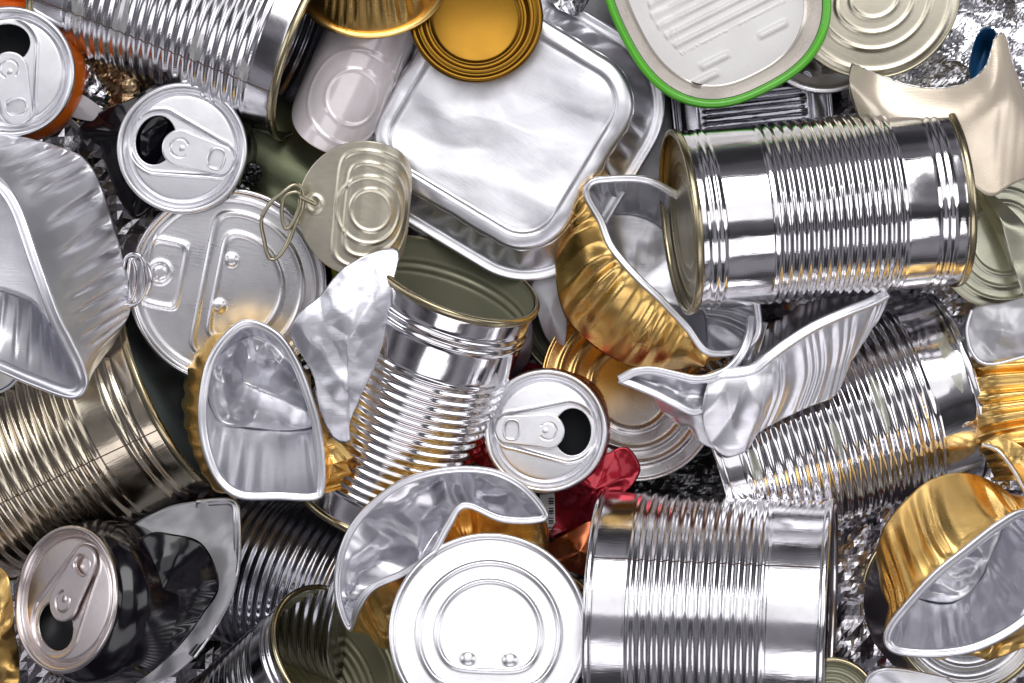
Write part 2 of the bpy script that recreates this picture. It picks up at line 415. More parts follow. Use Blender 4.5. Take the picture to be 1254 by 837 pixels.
def patch(name, outline, center, m, root, m2=None, K=8, M=16, cr=0, lam=40, seed=0, th=1.0, disp=None, edge_fade=True, smooth=True, wob=0, pw=1.0):
    """sheet filling a closed star-shaped outline, with folds"""
    O = ccurve(img(outline), K); c = WP(*center)
    if wob:
        wn = np.random.RandomState(seed+5).normal(size=(len(O), 3))*wob
    v = (np.linspace(1, .012, M+1)**pw)
    P = np.stack([c+(O-c)*k for k in v], 1)
    if wob: P = P+wn[:, None]*(v[None, :, None]**14)
    if cr or disp:
        n = np.array([0, 0, 1.0]); d = 0
        if cr: d = facet(P, lam*.75, seed)*cr*.8+crease(P, lam, seed)*cr*.4+facet(P, lam*.33, seed+9)*cr*.22
        if disp: d = d+disp(P)
        P = P+n*np.asarray(d)[..., None]
    o = grid(name, rel(P, root), m, root, cu=True, smooth=smooth, fill='end')
    if th: two_sided(o, th, m2 or m)
    return o

def flange(name, rc, m, parent, w=9.0, closed=True, side=None, z0=0):
    """flat rolled flange lying along a rim curve (world units), turned inward"""
    T = (np.roll(rc, -1, 0)-np.roll(rc, 1, 0)) if closed else np.gradient(rc, axis=0)
    N = np.stack([-T[:, 1], T[:, 0], 0*T[:, 0]], 1); N /= np.maximum(np.linalg.norm(N, axis=1, keepdims=True), 1e-9)
    if side is None:
        A = np.sum(rc[:, 0]*np.roll(rc[:, 1], -1)-np.roll(rc[:, 0], -1)*rc[:, 1]); side = 1 if A > 0 else -1
    N *= side
    k = 9                                             # soften the direction at tight corners
    for _ in range(2):
        if closed: N = sum(np.roll(N, i, 0) for i in range(-k, k+1))
        else:
            P = np.pad(N, ((k, k), (0, 0)), 'edge'); N = sum(P[i:i+len(N)] for i in range(2*k+1))
        N /= np.maximum(np.linalg.norm(N, axis=1, keepdims=True), 1e-9)
    pr = [(1.5, -3.0), (-.8, -2.0), (-1.5, .5), (-.5, 2.6), (1.2, 3.2), (2.8, 2.6), (4.2, 1.5), (w*.6, 1.6), (w*.85, 1.2), (w, -.6), (w*1.02, -3.0)]
    wob = vnoise(rc, 40, 5)
    G = np.stack([rc+N*d+np.array([0, 0, 1.0])*(z+z0)+np.array([0, 0, 1.0])*(wob*.8)[:, None] for d, z in pr], 1)
    o = grid(name, rel(G, parent), m, parent, cu=closed); two_sided(o, .6, m, 0); return o
# ------------------------------------------------------------------ the setting: crumpled foil the pile lies on
def crumple_sheet(name, x0, x1, y0, y1, z, nx, ny, amp, lam, m, seed, kind=None, parent=None, clip=None, jag=4, root=None, zf=None):
    r = np.random.RandomState(seed)
    X, Y = np.meshgrid(np.linspace(x0, x1, nx), np.linspace(y0, y1, ny), indexing='ij')
    P = np.stack([X, Y, np.zeros_like(X)], 2)
    sx = (x1-x0)/nx; sy = abs(y1-y0)/ny
    P[..., 0] += r.uniform(-.2, .2, X.shape)*sx; P[..., 1] += r.uniform(-.2, .2, X.shape)*sy
    Z = z+facet(P, lam*.8, seed)*amp*.9+crease(P, lam, seed, 6)*amp*.5+facet(P, lam*.36, seed+3)*amp*.34+r.uniform(-1, 1, X.shape)*amp*.01
    if zf is not None: Z = Z+zf(X, Y)
    P = np.array([[WP(P[i, j, 0], P[i, j, 1], Z[i, j]) for j in range(ny)] for i in range(nx)])
    if root is not None: P = rel(P, root)
    F = np.array(gridF(nx, ny))[:, ::-1]
    tri = np.concatenate([F[:, [0, 1, 2]], F[:, [0, 2, 3]]])
    if clip is not None:
        k = clip(X, Y).ravel(); tri = tri[k[tri].all(1)]
    o = mk(name, P, tri.tolist(), m, parent, smooth=False)
    if kind: o['kind'] = kind
    return o
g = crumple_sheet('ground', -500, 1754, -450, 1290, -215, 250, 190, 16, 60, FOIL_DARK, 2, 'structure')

def solo(o, label, cat, group=None):
    o['label'] = label; o['category'] = cat
    if group: o['group'] = group
    return o

# ------------------------------------------------------------------ crushed foil lumps
t = traced('crushed_foil', 'bright crushed silver foil behind the beige cut can at the upper right corner', 'foil', (1190, 110, -60))
crumple_sheet('sheet', 1060, 1330, -60, 330, -75, 110, 160, 22, 66, FOIL_CRUSH, 5, parent=t, root=t)
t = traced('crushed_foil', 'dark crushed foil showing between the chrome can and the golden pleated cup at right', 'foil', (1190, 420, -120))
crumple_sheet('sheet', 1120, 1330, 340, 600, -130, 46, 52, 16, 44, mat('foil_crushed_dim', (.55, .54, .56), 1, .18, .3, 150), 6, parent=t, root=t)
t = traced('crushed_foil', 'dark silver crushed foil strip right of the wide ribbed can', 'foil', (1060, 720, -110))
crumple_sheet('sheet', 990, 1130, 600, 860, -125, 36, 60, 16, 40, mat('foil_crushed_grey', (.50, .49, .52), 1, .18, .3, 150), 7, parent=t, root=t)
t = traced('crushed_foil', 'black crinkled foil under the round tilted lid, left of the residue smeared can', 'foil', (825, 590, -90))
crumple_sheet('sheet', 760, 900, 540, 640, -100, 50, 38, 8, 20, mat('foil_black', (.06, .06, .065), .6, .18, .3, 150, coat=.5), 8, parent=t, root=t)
t = traced('crushed_foil', 'crumpled gold foil lump between the orange can and the black can', 'foil', (145, 95, -15))
crumple_sheet('sheet', 82, 235, 42, 150, -35, 44, 32, 9, 30, GOLD_FOIL, 9, parent=t, root=t, zf=lambda X, Y: 26*np.exp(-((X-160)/45)**2-((Y-105)/32)**2))
t = traced('crushed_foil', 'small bluish silver crinkled foil beside the orange can', 'foil', (105, 95, -5))
patch('sheet', [(82, 60, -20), (100, 70, 5), (118, 95, 8), (135, 120, -5), (120, 132, -10), (98, 118, -5), (84, 100, -5)], (104, 98, 12), FOIL_CRUSH, t, cr=7, lam=13, seed=3, smooth=False, M=12, K=6, wob=.8)
t = traced('foil_scrap', 'small wrinkled silver foil scrap between the brown gold lid and the green rimmed tin', 'foil', (698, 4, 10))
patch('sheet', [(668, -18, 0), (700, -25, 5), (725, -15, 0), (716, 8, 2), (706, 19, 5), (694, 15, 6), (680, 8, 4)], (698, 0, 16), FOIL_CRUSH, t, cr=8, lam=16, seed=13, M=14, K=8)

# ------------------------------------------------------------------ deep layer of things
def rrect(hw, hh, r, n=14):
    P = []
    for cx, cy, a0 in ((hw-r, hh-r, 0), (-hw+r, hh-r, 90), (-hw+r, -hh+r, 180), (hw-r, -hh+r, 270)):
        for k in range(n+1):
            a = math.radians(a0+90*k/n); P.append((cx+r*math.cos(a), cy+r*math.sin(a)))
    # resample evenly
    P = np.array(P); Q = np.vstack([P, P[:1]]); d = np.r_[0, np.cumsum(np.hypot(*np.diff(Q, axis=0).T))]
    s = np.linspace(0, d[-1], 241)[:-1]
    return np.stack([np.interp(s, d, Q[:, 0]), np.interp(s, d, Q[:, 1])], 1)
def foil_tray(name, label, c, ang, el, roll, hw, hh, rad, depth, flare, m, m_in=None, pl=48, amp=2.5, flange=10, seed=1, upside=True, panel_h=None, crumple=1.2, group=None):
    """rectangular foil tray upside down: base panel on top"""
    t = thing(name, label, 'foil tray', WP(*c), frame(axis_of(ang, el), roll), group)
    rings = []
    def R(dw, z): 
        P = rrect(hw+dw, hh+dw, max(rad+dw, 8)); return np.concatenate([P, np.full((len(P), 1), z)], 1)
    spec = [(-22, -3.0), (-19.5, -3.2), (-17.5, -1), (-15.5, .6), (-13, .6), (-10, 0), (-3, -.5), (0, -2.5), (2, -7)]
    for dw, z in spec: rings.append(R(dw, z))
    G = np.array(rings).transpose(1, 0, 2)
    # inner panel fill
    inner = R(-22, -3.0); M = 26
    F = np.stack([inner*((k+.4)/(M+.4)) + np.array([0, 0, -3.0])*(1-k/M)*1.0 for k in range(M)], 1)
    F[:, :, 2] = -3.0
    G = np.concatenate([F, G], 1)
    D = np.clip((hw-np.abs(G[..., 0]))/30, 0, 1)
    G[..., 2] += crease(G*np.array([1, 1, 0]), 120, seed, 4)*crumple+vnoise(G, 40, seed)*crumple*.5
    e = vnoise(G[:, -4:], 30, seed+2)*2.2
    G[:, -4:, 0] += e*.6; G[:, -4:, 1] += e*.6
    if panel_h is not None: G[..., 2] += panel_h(G[..., 0], G[..., 1])
    nU, nV = G.shape[:2]; o = mk('base_panel', G.reshape(-1, 3), gridF(nU, nV, True)+[[i*nV for i in range(nU)][::-1]], m, t); two_sided(o, .8, m_in or m)
    # wall
    A = G[:, -1]; n = 16; W = []
    u = np.arange(len(A))/len(A); pf = pleats(pl, seed, jit=.25)(u)
    B = R(flare, -depth)
    nr = A[:, :2]/np.maximum(np.linalg.norm(A[:, :2], axis=1, keepdims=True), 1)
    for k in range(n+1):
        v = k/n; P = A*(1-v)+B*v; am = amp*math.sin(math.pi*min(v*1.15, 1))**.7 if v < .87 else 0
        P[:, :2] += nr*(pf*am)[:, None]; W.append(P)
    o = grid('side_wall', np.array(W).transpose(1, 0, 2), m, t, cu=True); two_sided(o, .8, m_in or m)
    fl = np.array([R(flare-.5, -depth), R(flare+3, -depth-1), R(flare+flange, -depth-.5), R(flare+flange+2.5, -depth+1.5), R(flare+flange+4, -depth-.5), R(flare+flange+3, -depth-3)]).transpose(1, 0, 2)
    fl[..., 2] += vnoise(fl, 60, seed+8)*1.2
    o = grid('rim', fl, m, t, cu=True); two_sided(o, .9, m_in or m)
    return t
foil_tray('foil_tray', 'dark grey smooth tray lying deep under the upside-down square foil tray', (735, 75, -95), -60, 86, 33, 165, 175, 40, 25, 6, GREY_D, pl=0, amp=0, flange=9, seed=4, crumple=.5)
foil_tray('foil_tray', 'larger foil tray whose rim curves out below the upside-down square tray', (655, 185, -95), 0, 88, 33, 152, 140, 75, 35, 12, ALU, pl=60, amp=2, flange=9, seed=5, crumple=.5)
t = foil_tray('foil_tray', 'upside-down square silver foil tray with rounded corners and a flat wrinkled base facing up', (615, 148, 38), 160, 86, 31, 131, 128, 62, 62, 27, FOIL_FROST, FOIL_IN, pl=34, amp=4.5, flange=9, seed=7, crumple=2.4, panel_h=lambda x, y: -4.5*np.clip(1-(x*x+y*y)/120**2, 0, 1)+facet(np.stack([x, y, 0*x], -1), 50, 5)*2.0+facet(np.stack([x, y, 0*x], -1), 22, 8)*.45)

# ribbed grey tray
def ribs_panel(x, y): return 2.6*np.clip(np.cos(y/15*2*np.pi)*1.6, -1, 1)*(1/(1+np.exp(np.clip((np.abs(x)-62)/1.5, -30, 30))))
foil_tray('ribbed_tray', 'grey metal tray with parallel pressed bars between green rimmed tin and chrome can', (925, 142, -55), 60, 84, -6, 88, 62, 12, 25, 5, TIN_DARK, pl=0, amp=0, flange=4, seed=11, panel_h=ribs_panel, crumple=.3)
# silver dish rim under champagne lid
t = thing('metal_dish', 'silver dish rim peeking out under the champagne ringed lid', 'dish', WP(1010, 30, -30), frame(axis_of(90, 80), 0))
lathe('dish_body', [(.01, -18), (60, -18), (66, -14), (74, -3), (80, 0), (84, 1.5), (86, 0), (85, -3)], ALU, t)
# olive lid + grey tray end deep in the middle
t = thing('round_lid', 'olive round lid with pale rings showing between the open can and the gold cup', 'lid', WP(716, 385, -125), frame(axis_of(180, 80), 0))
disc('lid_disc', 82, lid_h_rings([74, 58, 42], 2.2, 2.0), OLIVE, t)
lathe('rim', [(80, -2), (83, 1), (86, 1), (87, -2), (85, -5), (81, -5)], RIM_GOLD, t, closed_prof=True)
t = traced('metal_strip', 'grey flat strip hanging beside the gold cup above the olive lid', 'metal strip', (675, 375, -40))
patch('sheet', [(652, 345, -40), (690, 340, -40), (694, 385, -50), (690, 428, -60), (672, 418, -60), (660, 390, -50)], (674, 380, -42), GREY, t, cr=2, lam=40, K=8)
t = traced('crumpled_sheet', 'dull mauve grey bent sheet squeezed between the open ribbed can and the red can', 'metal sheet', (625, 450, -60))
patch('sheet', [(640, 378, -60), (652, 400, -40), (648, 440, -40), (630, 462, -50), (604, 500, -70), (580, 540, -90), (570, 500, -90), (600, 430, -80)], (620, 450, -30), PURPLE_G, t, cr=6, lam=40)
# dark green sheet/can
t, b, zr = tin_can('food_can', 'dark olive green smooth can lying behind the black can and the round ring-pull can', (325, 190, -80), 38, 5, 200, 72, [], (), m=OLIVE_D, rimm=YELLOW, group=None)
t = thing('food_can', 'can with a yellow-green rim round the flat silver ring-pull lid', 'food can', WP(300, 350, -42), frame(axis_of(45, 84), 0))
lathe('body', [(110, -90), (110, -4), (112, 0)], OLIVE_D, t); lathe('rim', [(108, 0), (111, 4), (115, 4), (116, 0), (114, -5), (109, -5)], YELLOW, t, closed_prof=True)
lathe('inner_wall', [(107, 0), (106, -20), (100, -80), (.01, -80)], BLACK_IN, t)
# paper strip
t = traced('paper_strip', 'pale grey bent card strip with layered edge between orange can and black can', 'card', (100, 140, 0))
patch('card', [(66, 118, 10), (85, 110, 5), (110, 122, 5), (128, 138, 0), (118, 148, 0), (95, 145, 0), (75, 135, 5)], (98, 130, 8), PAPER, t, th=1.5)
for i in range(5):
    d = i*3.0
    tube('layer_edge', ccurve(rel(img([(72-d*.2, 136+d*.4, -2-d), (92, 150+d*.6, -6-d), (112-d*.4, 172+d*.5, -14-d)]), t), 8, False), .9, PAPER, t, closed=False)
# orange cans top left
t = traced('drink_can', 'crushed amber orange drink can cut off by the top edge beside the ribbed tin', 'drink can', (62, 0, -5))
G = loft([img([(38, -60, 10), (60, -60, 30), (95, -50, 20), (100, -30, 0), (70, -30, -20)]), img([(30, -20, 10), (60, -20, 34), (92, -10, 15), (85, 5, 0), (60, 5, -30)]), img([(42, 8, -8), (58, 8, 20), (72, 5, 12), (70, 22, -10), (62, 20, -30)]), img([(50, 30, -30), (60, 24, -8), (66, 18, -8), (66, 24, -20), (62, 28, -36)])], 10, 8)
grid('body', rel(G, t), ORANGE_Y, t, cu=True)
t = traced('drink_can', 'deep orange crumpled can piece with black and white dots at the top left', 'drink can', (45, 8, -10))
patch('body', [(0, -40, 20), (40, -30, 20), (50, 5, 10), (68, 28, -10), (52, 30, -10), (30, 12, 0), (0, 5, 0)], (25, -8, 24), ORANGE, t, cr=3, lam=30)
dots = [(44, 3), (50, 9), (47, 14), (55, 16), (52, 22), (60, 22), (41, -3)]
for i, (x, y) in enumerate(dots[:6]):
    q = rel(img([(x, y, 14-i*3)]), t)[0]
    pp = lathe('printed_dot', [(.01, 1), (2.2, .8), (2.4, 0)], INK if i % 2 else LABEL, t, 16); pp.location = Vector(q)*S

# ------------------------------------------------------------------ food cans
CHB = dict(m=CHROME)
tc, b, zr = tin_can('food_can', 'mirror-bright chrome ribbed can lying on its side at the upper right', (998, 256, 60), 174, 7, 334, 110,
    [(78, 242, 14)], (25, 33, 302, 310), 1.25, rimm=RIM_GOLD, m=CHROME, lidm=CHAMP_D, inm=CHAMP_D, warpa=.8, seed=4)
tube('seam', [], 1, SEAM) if False else None
tc, b, zr = tin_can('food_can', 'short wide silver ribbed can lying on its side at the bottom centre right', (874, 752, 12), 2, 9, 282, 145,
    [(45, 215, 12)], (), 1.7, rimm=TIN, m=TIN, lidm=TIN, lidh=lid_h_rings([125, 110, 90, 60], 2.2), seam=-2.09, warpa=1.0, seed=8, rimw=6)
tc, b, zr = tin_can('food_can', 'open ribbed tin standing tilted in the centre with peeled-back champagne lid', (508, 480, -25), -69, 23, 322, 105,
    [(38, 232, 16)], (275, 286), 1.5, front='open', m=CHROME, rimm=RIM_GOLD, inm=OLIVE, warpa=.9, seed=12)
OPEN = tc
R_ = Quaternion(OPEN.rotation_quaternion).to_matrix()
def in_root(P, root):
    """world points -> root's local frame"""
    M = np.array(Quaternion(root.rotation_quaternion).to_matrix()); return (np.asarray(P)-np.array(root.location)/S)@M
def disc_world(name, root, c, n_ang, n_el, xd, R, h, m, m2, bend, dome=0):
    q = np.array(frame(axis_of(n_ang, n_el), xd).to_matrix()); o = disc(name, R, h, m, root, mat2=m2, bend=bend, dome=dome)
    co = np.array([v.co for v in o.data.vertices])/S
    Wd = co@q.T+WP(*c); L_ = in_root(Wd, root)*S
    o.data.vertices.foreach_set('co', L_.ravel()); o.data.update(); return o
def bendx(x0, rho, amax=1.9):
    def f(G):
        G = G.copy(); x = G[..., 0]; d = np.maximum(x-x0, 0); a = np.minimum(d/rho, amax); ex = d-a*rho
        z = G[..., 2]
        nx = np.minimum(x, x0)+(rho+z)*np.sin(a)+ex*np.cos(a); nz = -(rho)*(1-np.cos(a))+z*np.cos(a)-ex*np.sin(a)
        G[..., 0] = nx; G[..., 2] = nz; return G
    return f
ds = dshape(66, 42)
def lidh1(x, y):
    return .7*(1.9*np.exp(-(dshape(70, 34)(x, y)/1.9)**2)+1.7*np.exp(-(dshape(56, 22)(x, y)/1.9)**2)+1.6*np.exp(-((np.hypot(x-6, y)-40)/1.8)**2)+1.6*np.exp(-((np.hypot(x-8, y)-25)/1.8)**2))+2.2*np.exp(-((np.hypot(x+62, y)-9)/2)**2)
disc_world('peeled_lid', OPEN, (446, 257, 92), 150, 78, 6, 82, lidh1, CHAMP, CHAMP_D, bendx(-6, 50))
lp = ccurve(in_root(img([(323, 292, 85), (320, 270, 95), (330, 250, 104), (345, 236, 108), (361, 226, 106), (371, 234, 100), (371, 252, 94), (363, 270, 90), (352, 298, 84), (340, 315, 78), (329, 315, 78)]), OPEN), 10)
rg = tube('ring_pull', lp, 3.2, CHAMP_D, OPEN, flat=.8)
lp = ccurve(in_root(img([(349, 240, 104), (345, 262, 98), (350, 280, 92), (359, 272, 92), (367, 252, 96), (366, 236, 102)]), OPEN), 8)
tube('ring_strap', lp, 2.6, CHAMP_D, rg)
tube('ring_strap', ccurve(in_root(img([(366, 240, 102), (378, 246, 98), (386, 250, 95)]), OPEN), 8, False), 3, CHAMP_D, rg, closed=False)

tc, b, zr = tin_can('food_can', 'ribbed tin with dark seam and dried glue marks, cut off by the top edge', (238, -2, 0), 22, 9, 330, 122,
    [(45, 294, 19)], (), 1.2, front='open', m=TIN, rimm=RIM_GOLD, inm=TIN_DARK, seam=-.88, warpa=1.2, seed=21)
TOPCAN = tc
for a0, a1, z0, z1, sd in ((-1.15, -.62, 56, 76, 1), (-1.3, -.72, 110, 134, 2), (-1.25, -.85, 212, 232, 3), (-1.15, -.70, 274, 294, 4)):
    on_can(b, zr, a0, a1, z0, z1, GLUE, seed=sd)
tc, b, zr = tin_can('food_can', 'large warm-toned ribbed tin with dark grey end lying at the left edge', (86, 540, -96), -25, 9, 300, 128,
    [(20, 215, 13)], (252, 266), 1.9, m=TIN_WARM, rimm=RIM_GOLD, lidm=SLATE, lidh=lambda x, y: 0*x, seam=-1.27, warpa=1.4, seed=31, recess=14)
tc, b, zr = tin_can('food_can', 'dented ribbed silver tin smeared with waxy residue, right of centre under the chrome can', (1016, 520, -106), 163, 5, 335, 124,
    [(55, 308, 19)], (), 1.5, m=CHROME, rimm=TIN, rimw=1.5, seed=41, warpa=1.6, lidm=TIN)
SM = tc
for a0, a1, z0, z1, sd in ((-1.65, -.85, 12, 32, 5), (-1.8, -1.1, 116, 129, 6), (-1.95, -1.45, 181, 193, 7), (-1.9, -1.5, 284, 300, 8)):
    on_can(b, zr, a0, a1, z0, z1, FAT, name='waxy_residue', seed=sd)
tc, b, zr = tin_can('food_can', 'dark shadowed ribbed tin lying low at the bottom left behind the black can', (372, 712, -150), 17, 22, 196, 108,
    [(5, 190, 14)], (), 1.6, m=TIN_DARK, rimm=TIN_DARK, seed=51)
tc, b, zr = tin_can('food_can', 'open ribbed tin with olive lacquered inside cut off by the bottom edge', (352, 858, -50), -42, 38, 240, 97,
    [(20, 185, 13)], (212, 222), 1.5, m=TIN, rimm=RIM_GOLD, inm=OLIVE_L, front='open', seed=61)

# vertical can, bright end facing up
def lidh2(x, y):
    return (2.2*np.exp(-(dshape(84, 64)(x, y)/2.4)**2)+2.0*np.exp(-(dshape(62, 45)(x, y)/2.2)**2)
            + pips([(-31, 24), (-31, -26)], 2.6, 7.5)(x, y)-1.2*np.exp(-((x+70)/5)**2)*(np.abs(y) < 52))
t, b, zr = tin_can('food_can', 'upright tin, its bright ringed silver end with two dimples facing up', (599, 782, 15), -88, 80, 180, 118,
    [(20, 150, 9)], (), 2.4, m=TIN, rimm=ALU_LID, lidm=ALU, lidh=lidh2, seed=71, lidx=-88, recess=4)
# ring-pull tuna can, left
def lidh3(x, y):
    return (2.2*np.exp(-(dshape(90, 30)(x, y)/2.4)**2)+2.0*np.exp(-(dshape(66, 14)(x, y)/2.4)**2)+1.6*np.exp(-((np.hypot(x, y)-107)/2.5)**2)
            + pips([(-2, 32), (-6, -26)], 2.6, 7.5)(x, y)+2.4*np.exp(-(smax(np.abs(x+79)-22, np.abs(y)-40, 4)/2.2)**2)+1.8*np.exp(-((np.hypot(x+84, y)-13)/1.8)**2)+1.5*(np.hypot(x+84, y) < 8))
t, b, zr = tin_can('food_can', 'flat round silver ring-pull lid can facing up left of centre', (280, 348, -14), 62, 82, 60, 119,
    [], (), 2.4, m=TIN, rimm=TIN, lidm=ALU, lidh=lidh3, seed=81, lidx=12, recess=5)
TUNA = t
rp = tube('ring_pull', ccurve(in_root(img([(152, 322, 40), (160, 312, 46), (172, 314, 48), (177, 330, 44), (178, 352, 40), (170, 370, 36), (157, 373, 32), (149, 352, 34)]), TUNA), 8), 2.6, TIN, TUNA)
tube('ring_strap', ccurve(in_root(img([(160, 318, 46), (166, 328, 44), (166, 352, 40), (160, 368, 36), (157, 345, 38)]), TUNA), 8), 2.4, TIN, rp)
tube('ring_strap', ccurve(in_root(img([(170, 316, 46), (182, 328, 36), (185, 345, 30), (178, 362, 32)]), TUNA), 8, False), 3.2, TIN, rp, closed=False)

# ------------------------------------------------------------------ drink cans
drink_can('drink_can', 'silver drink can lid with open mouth and orange side at the upper left corner', (12, 88, 50), 90, 86, -100, 78, ORANGE, flare=8)
t = drink_can('drink_can', 'black crushed drink can with its silver lid facing up near the upper left', (223, 182, 62), 90, 86, 197, 78, BLACK, depth=60)
def traced_patch(parent, name, outl, c, m, **k): return patch(name, outl, c, m, parent, **k)
def patch_on(root, name, outline, center, m, m2=None, **k):
    """same as patch() for a root that is turned"""
    tmp = thing('tmp', 't', 't', (0, 0, 0)); o = patch(name, outline, center, m, tmp, m2, **k)
    co = np.array([v.co for v in o.data.vertices])/S
    o.data.vertices.foreach_set('co', (in_root(co, root)*S).ravel()); o.data.update(); o.parent = root
    bpy.data.objects.remove(tmp); return o
patch_on(t, 'crushed_side', [(210, 98, 22), (160, 122, 30), (120, 138, 10), (96, 158, -5), (102, 172, -20), (122, 180, -10), (130, 205, -10), (150, 250, 0), (175, 265, 10), (230, 200, 10), (240, 130, 20)], (172, 165, 44), BLACK, cr=10, lam=75, seed=4, K=10, M=22)
patch_on(t, 'crushed_side', [(292, 180, 10), (305, 196, 16), (318, 205, 14), (320, 216, 4), (312, 228, 6), (300, 222, 12), (286, 232, 12), (270, 235, 0), (260, 200, 0)], (292, 208, 26), BLACK, cr=7, lam=14, seed=8, K=6, M=14, smooth=False)
t = drink_can('drink_can', 'red crushed drink can with its silver lid facing up in the centre', (668, 528, 10), 200, 86, 2, 75, RED, depth=60)
RC = t
patch_on(t, 'crushed_side', [(700, 575, 0), (742, 556, -22), (768, 548, -30), (784, 572, -34), (776, 592, -36), (760, 610, -35), (735, 660, -60), (690, 668, -70), (664, 640, -60), (680, 600, -20)], (728, 600, -18), RED, cr=7, lam=60, seed=7, K=10, M=20)
patch_on(t, 'crushed_side', [(600, 490, -10), (592, 530, -10), (576, 556, -25), (568, 566, -30), (592, 572, -20), (612, 590, -5), (640, 620, -20), (650, 560, -20), (620, 500, -20)], (604, 552, 0), RED, cr=4, lam=50, seed=17, K=10, M=16)
lb = patch_on(t, 'paper_label', [(661, 606, -22), (679, 602, -20), (680, 640, -28), (668, 660, -36), (662, 640, -30)], (670, 626, -24), LABEL, K=1)
for i, y in enumerate(range(610, 652, 3)):
    if i % 4 != 3: patch_on(lb.parent, 'label_bar', [(672, y, -17), (678, y, -17), (678, y+1.4+.6*(i % 2), -18), (672, y+1.4+.6*(i % 2), -18)], (675, y+.7, -17), INK, K=1, M=1, th=.4)
t = drink_can('drink_can', 'black drink can lying tilted with its lid facing left at the bottom left corner', (80, 734, 38), 193, 50, 128, 89, BLACK, lidm=ALU_PINK, body=False)
BC = t
ax = axis_of(193, 50)
def bcring(d, r, n=14, sq=1.0, jit=0, seed=0, dx=0, dy=0):
    """ring round the can's own axis, d along the body away from the lid"""
    a = np.arange(n)*2*np.pi/n; rn = np.random.RandomState(seed); rr = r*(1+jit*rn.uniform(-1, 1, n))
    return np.stack([rr*np.cos(a)*sq+dx, rr*np.sin(a)+dy, np.full(n, -d)], 1)
G = loft([bcring(5, 84), bcring(12, 86), bcring(24, 95), bcring(38, 101), bcring(60, 102), bcring(92, 101)], 10, 8)
grid('body', G, BLACK, t, cu=True)
# crushed far half: traced
patch_on(t, 'crushed_side', [(180, 655, 34), (215, 655, 34), (245, 664, 24), (262, 690, 10), (267, 722, 0), (250, 750, -8), (232, 776, -14), (205, 806, -20), (172, 832, -30), (120, 860, -50), (110, 780, 0), (140, 690, 30)], (196, 724, 52), BLACK, cr=9, lam=70, seed=14, K=10, M=22)
# gold drink can low
drink_can('drink_can', 'gold drink can end half hidden between the bright tin end and the wide ribbed can', (672, 760, -60), 0, 80, 70, 62, BRASS, lidm=BRASS)
t = thing('round_lid', 'gold rim of a round lid at the bottom edge between two silver cans', 'lid', WP(712, 858, -95), frame(axis_of(0, 85), 0))
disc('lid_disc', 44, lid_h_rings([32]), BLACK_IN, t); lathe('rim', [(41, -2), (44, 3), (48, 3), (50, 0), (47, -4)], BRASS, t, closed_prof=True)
t = traced('drink_can', 'coppery red crushed can body above the half hidden gold can end', 'drink can', (705, 680, -60))
patch('body', [(668, 670, -70), (700, 650, -50), (740, 632, -50), (752, 680, -50), (740, 712, -60), (700, 700, -66), (676, 692, -66)], (710, 676, -34), COPPER, t, cr=5, lam=40, seed=6)
t, b, zr = tin_can('food_can', 'small tin with olive lid and pink side at the bottom edge', (1018, 868, -70), -100, 65, 60, 56, [], (), m=PINK, rimm=RIM_GOLD, lidm=OLIVE, group=None)
t = traced('foil_tray', 'rounded grey corner of a foil dish at the bottom right edge', 'foil tray', (1115, 838, 0))
patch('base_panel', [(1060, 850, -10), (1066, 828, 0), (1085, 821, 4), (1110, 822, 4), (1160, 832, 2), (1200, 860, 0), (1130, 880, 0)], (1120, 850, 8), FOIL_IN, t, cr=2, lam=60)
rimp = ccurve(rel(img([(1058, 852, -12), (1064, 828, -2), (1085, 820, 3), (1110, 821, 3), (1162, 832, 1)]), t), 8, False)
tube('rim', rimp, 2.2, FOIL_IN, t, closed=False)
# grey short can + silver lid (under the white-lined cup)
t, b, zr = tin_can('food_can', 'round mauve grey tin with silver ringed lid under the tipped gold cup', (1168, 738, -118), 0, 73, 95, 108, [], (), m=PURPLE_G, rimm=RIM_GOLD, lidm=ALU, lidh=lid_h_rings([94, 78, 60, 42], 3.0, 3.0), seed=91, rimw=5)
# grey lid behind black can
t = traced('round_lid', 'wrinkled grey foil lid with a pale edge behind the black can at the bottom left', 'lid', (230, 715, -40))
ol = [(150, 660, -50), (196, 625, -40), (240, 614, -32), (286, 612, -26), (294, 640, -24), (293, 690, -26), (284, 730, -34), (262, 772, -42), (238, 806, -50), (190, 838, -60), (120, 850, -70), (120, 760, -70)]
patch('lid_sheet', ol, (225, 715, -34), GREY, t, cr=9, lam=50, seed=6, K=10, M=26)
flange('rim', ccurve(img(ol[2:9]), 12, False), ALU, t, 9, False, -1)
# blue-white dish at left edge under the tray
t = thing('enamel_dish', 'white dish edge with a thin blue line at the left edge', 'dish', WP(-15, 440, 0), frame(axis_of(90, 80), 0))
lathe('dish_body', [(.01, -8), (30, -8), (36, 0), (44, 1), (45, -1)], WHITE_EN, t); lathe('blue_line', [(40, 1.2), (40.8, 1.8), (41.6, 1.2)], BLUE, t)
# gold scrap lower left
t = traced('foil_cup', 'strip of crumpled gold foil at the left edge beside the black can', 'foil cup', (5, 770, 0))
patch('wall', [(-40, 690, -20), (5, 700, 0), (14, 730, 0), (18, 780, -20), (24, 837, -40), (0, 850, -40), (-40, 850, -20)], (-4, 770, 8), GOLD, t, cr=9, lam=30, seed=2)

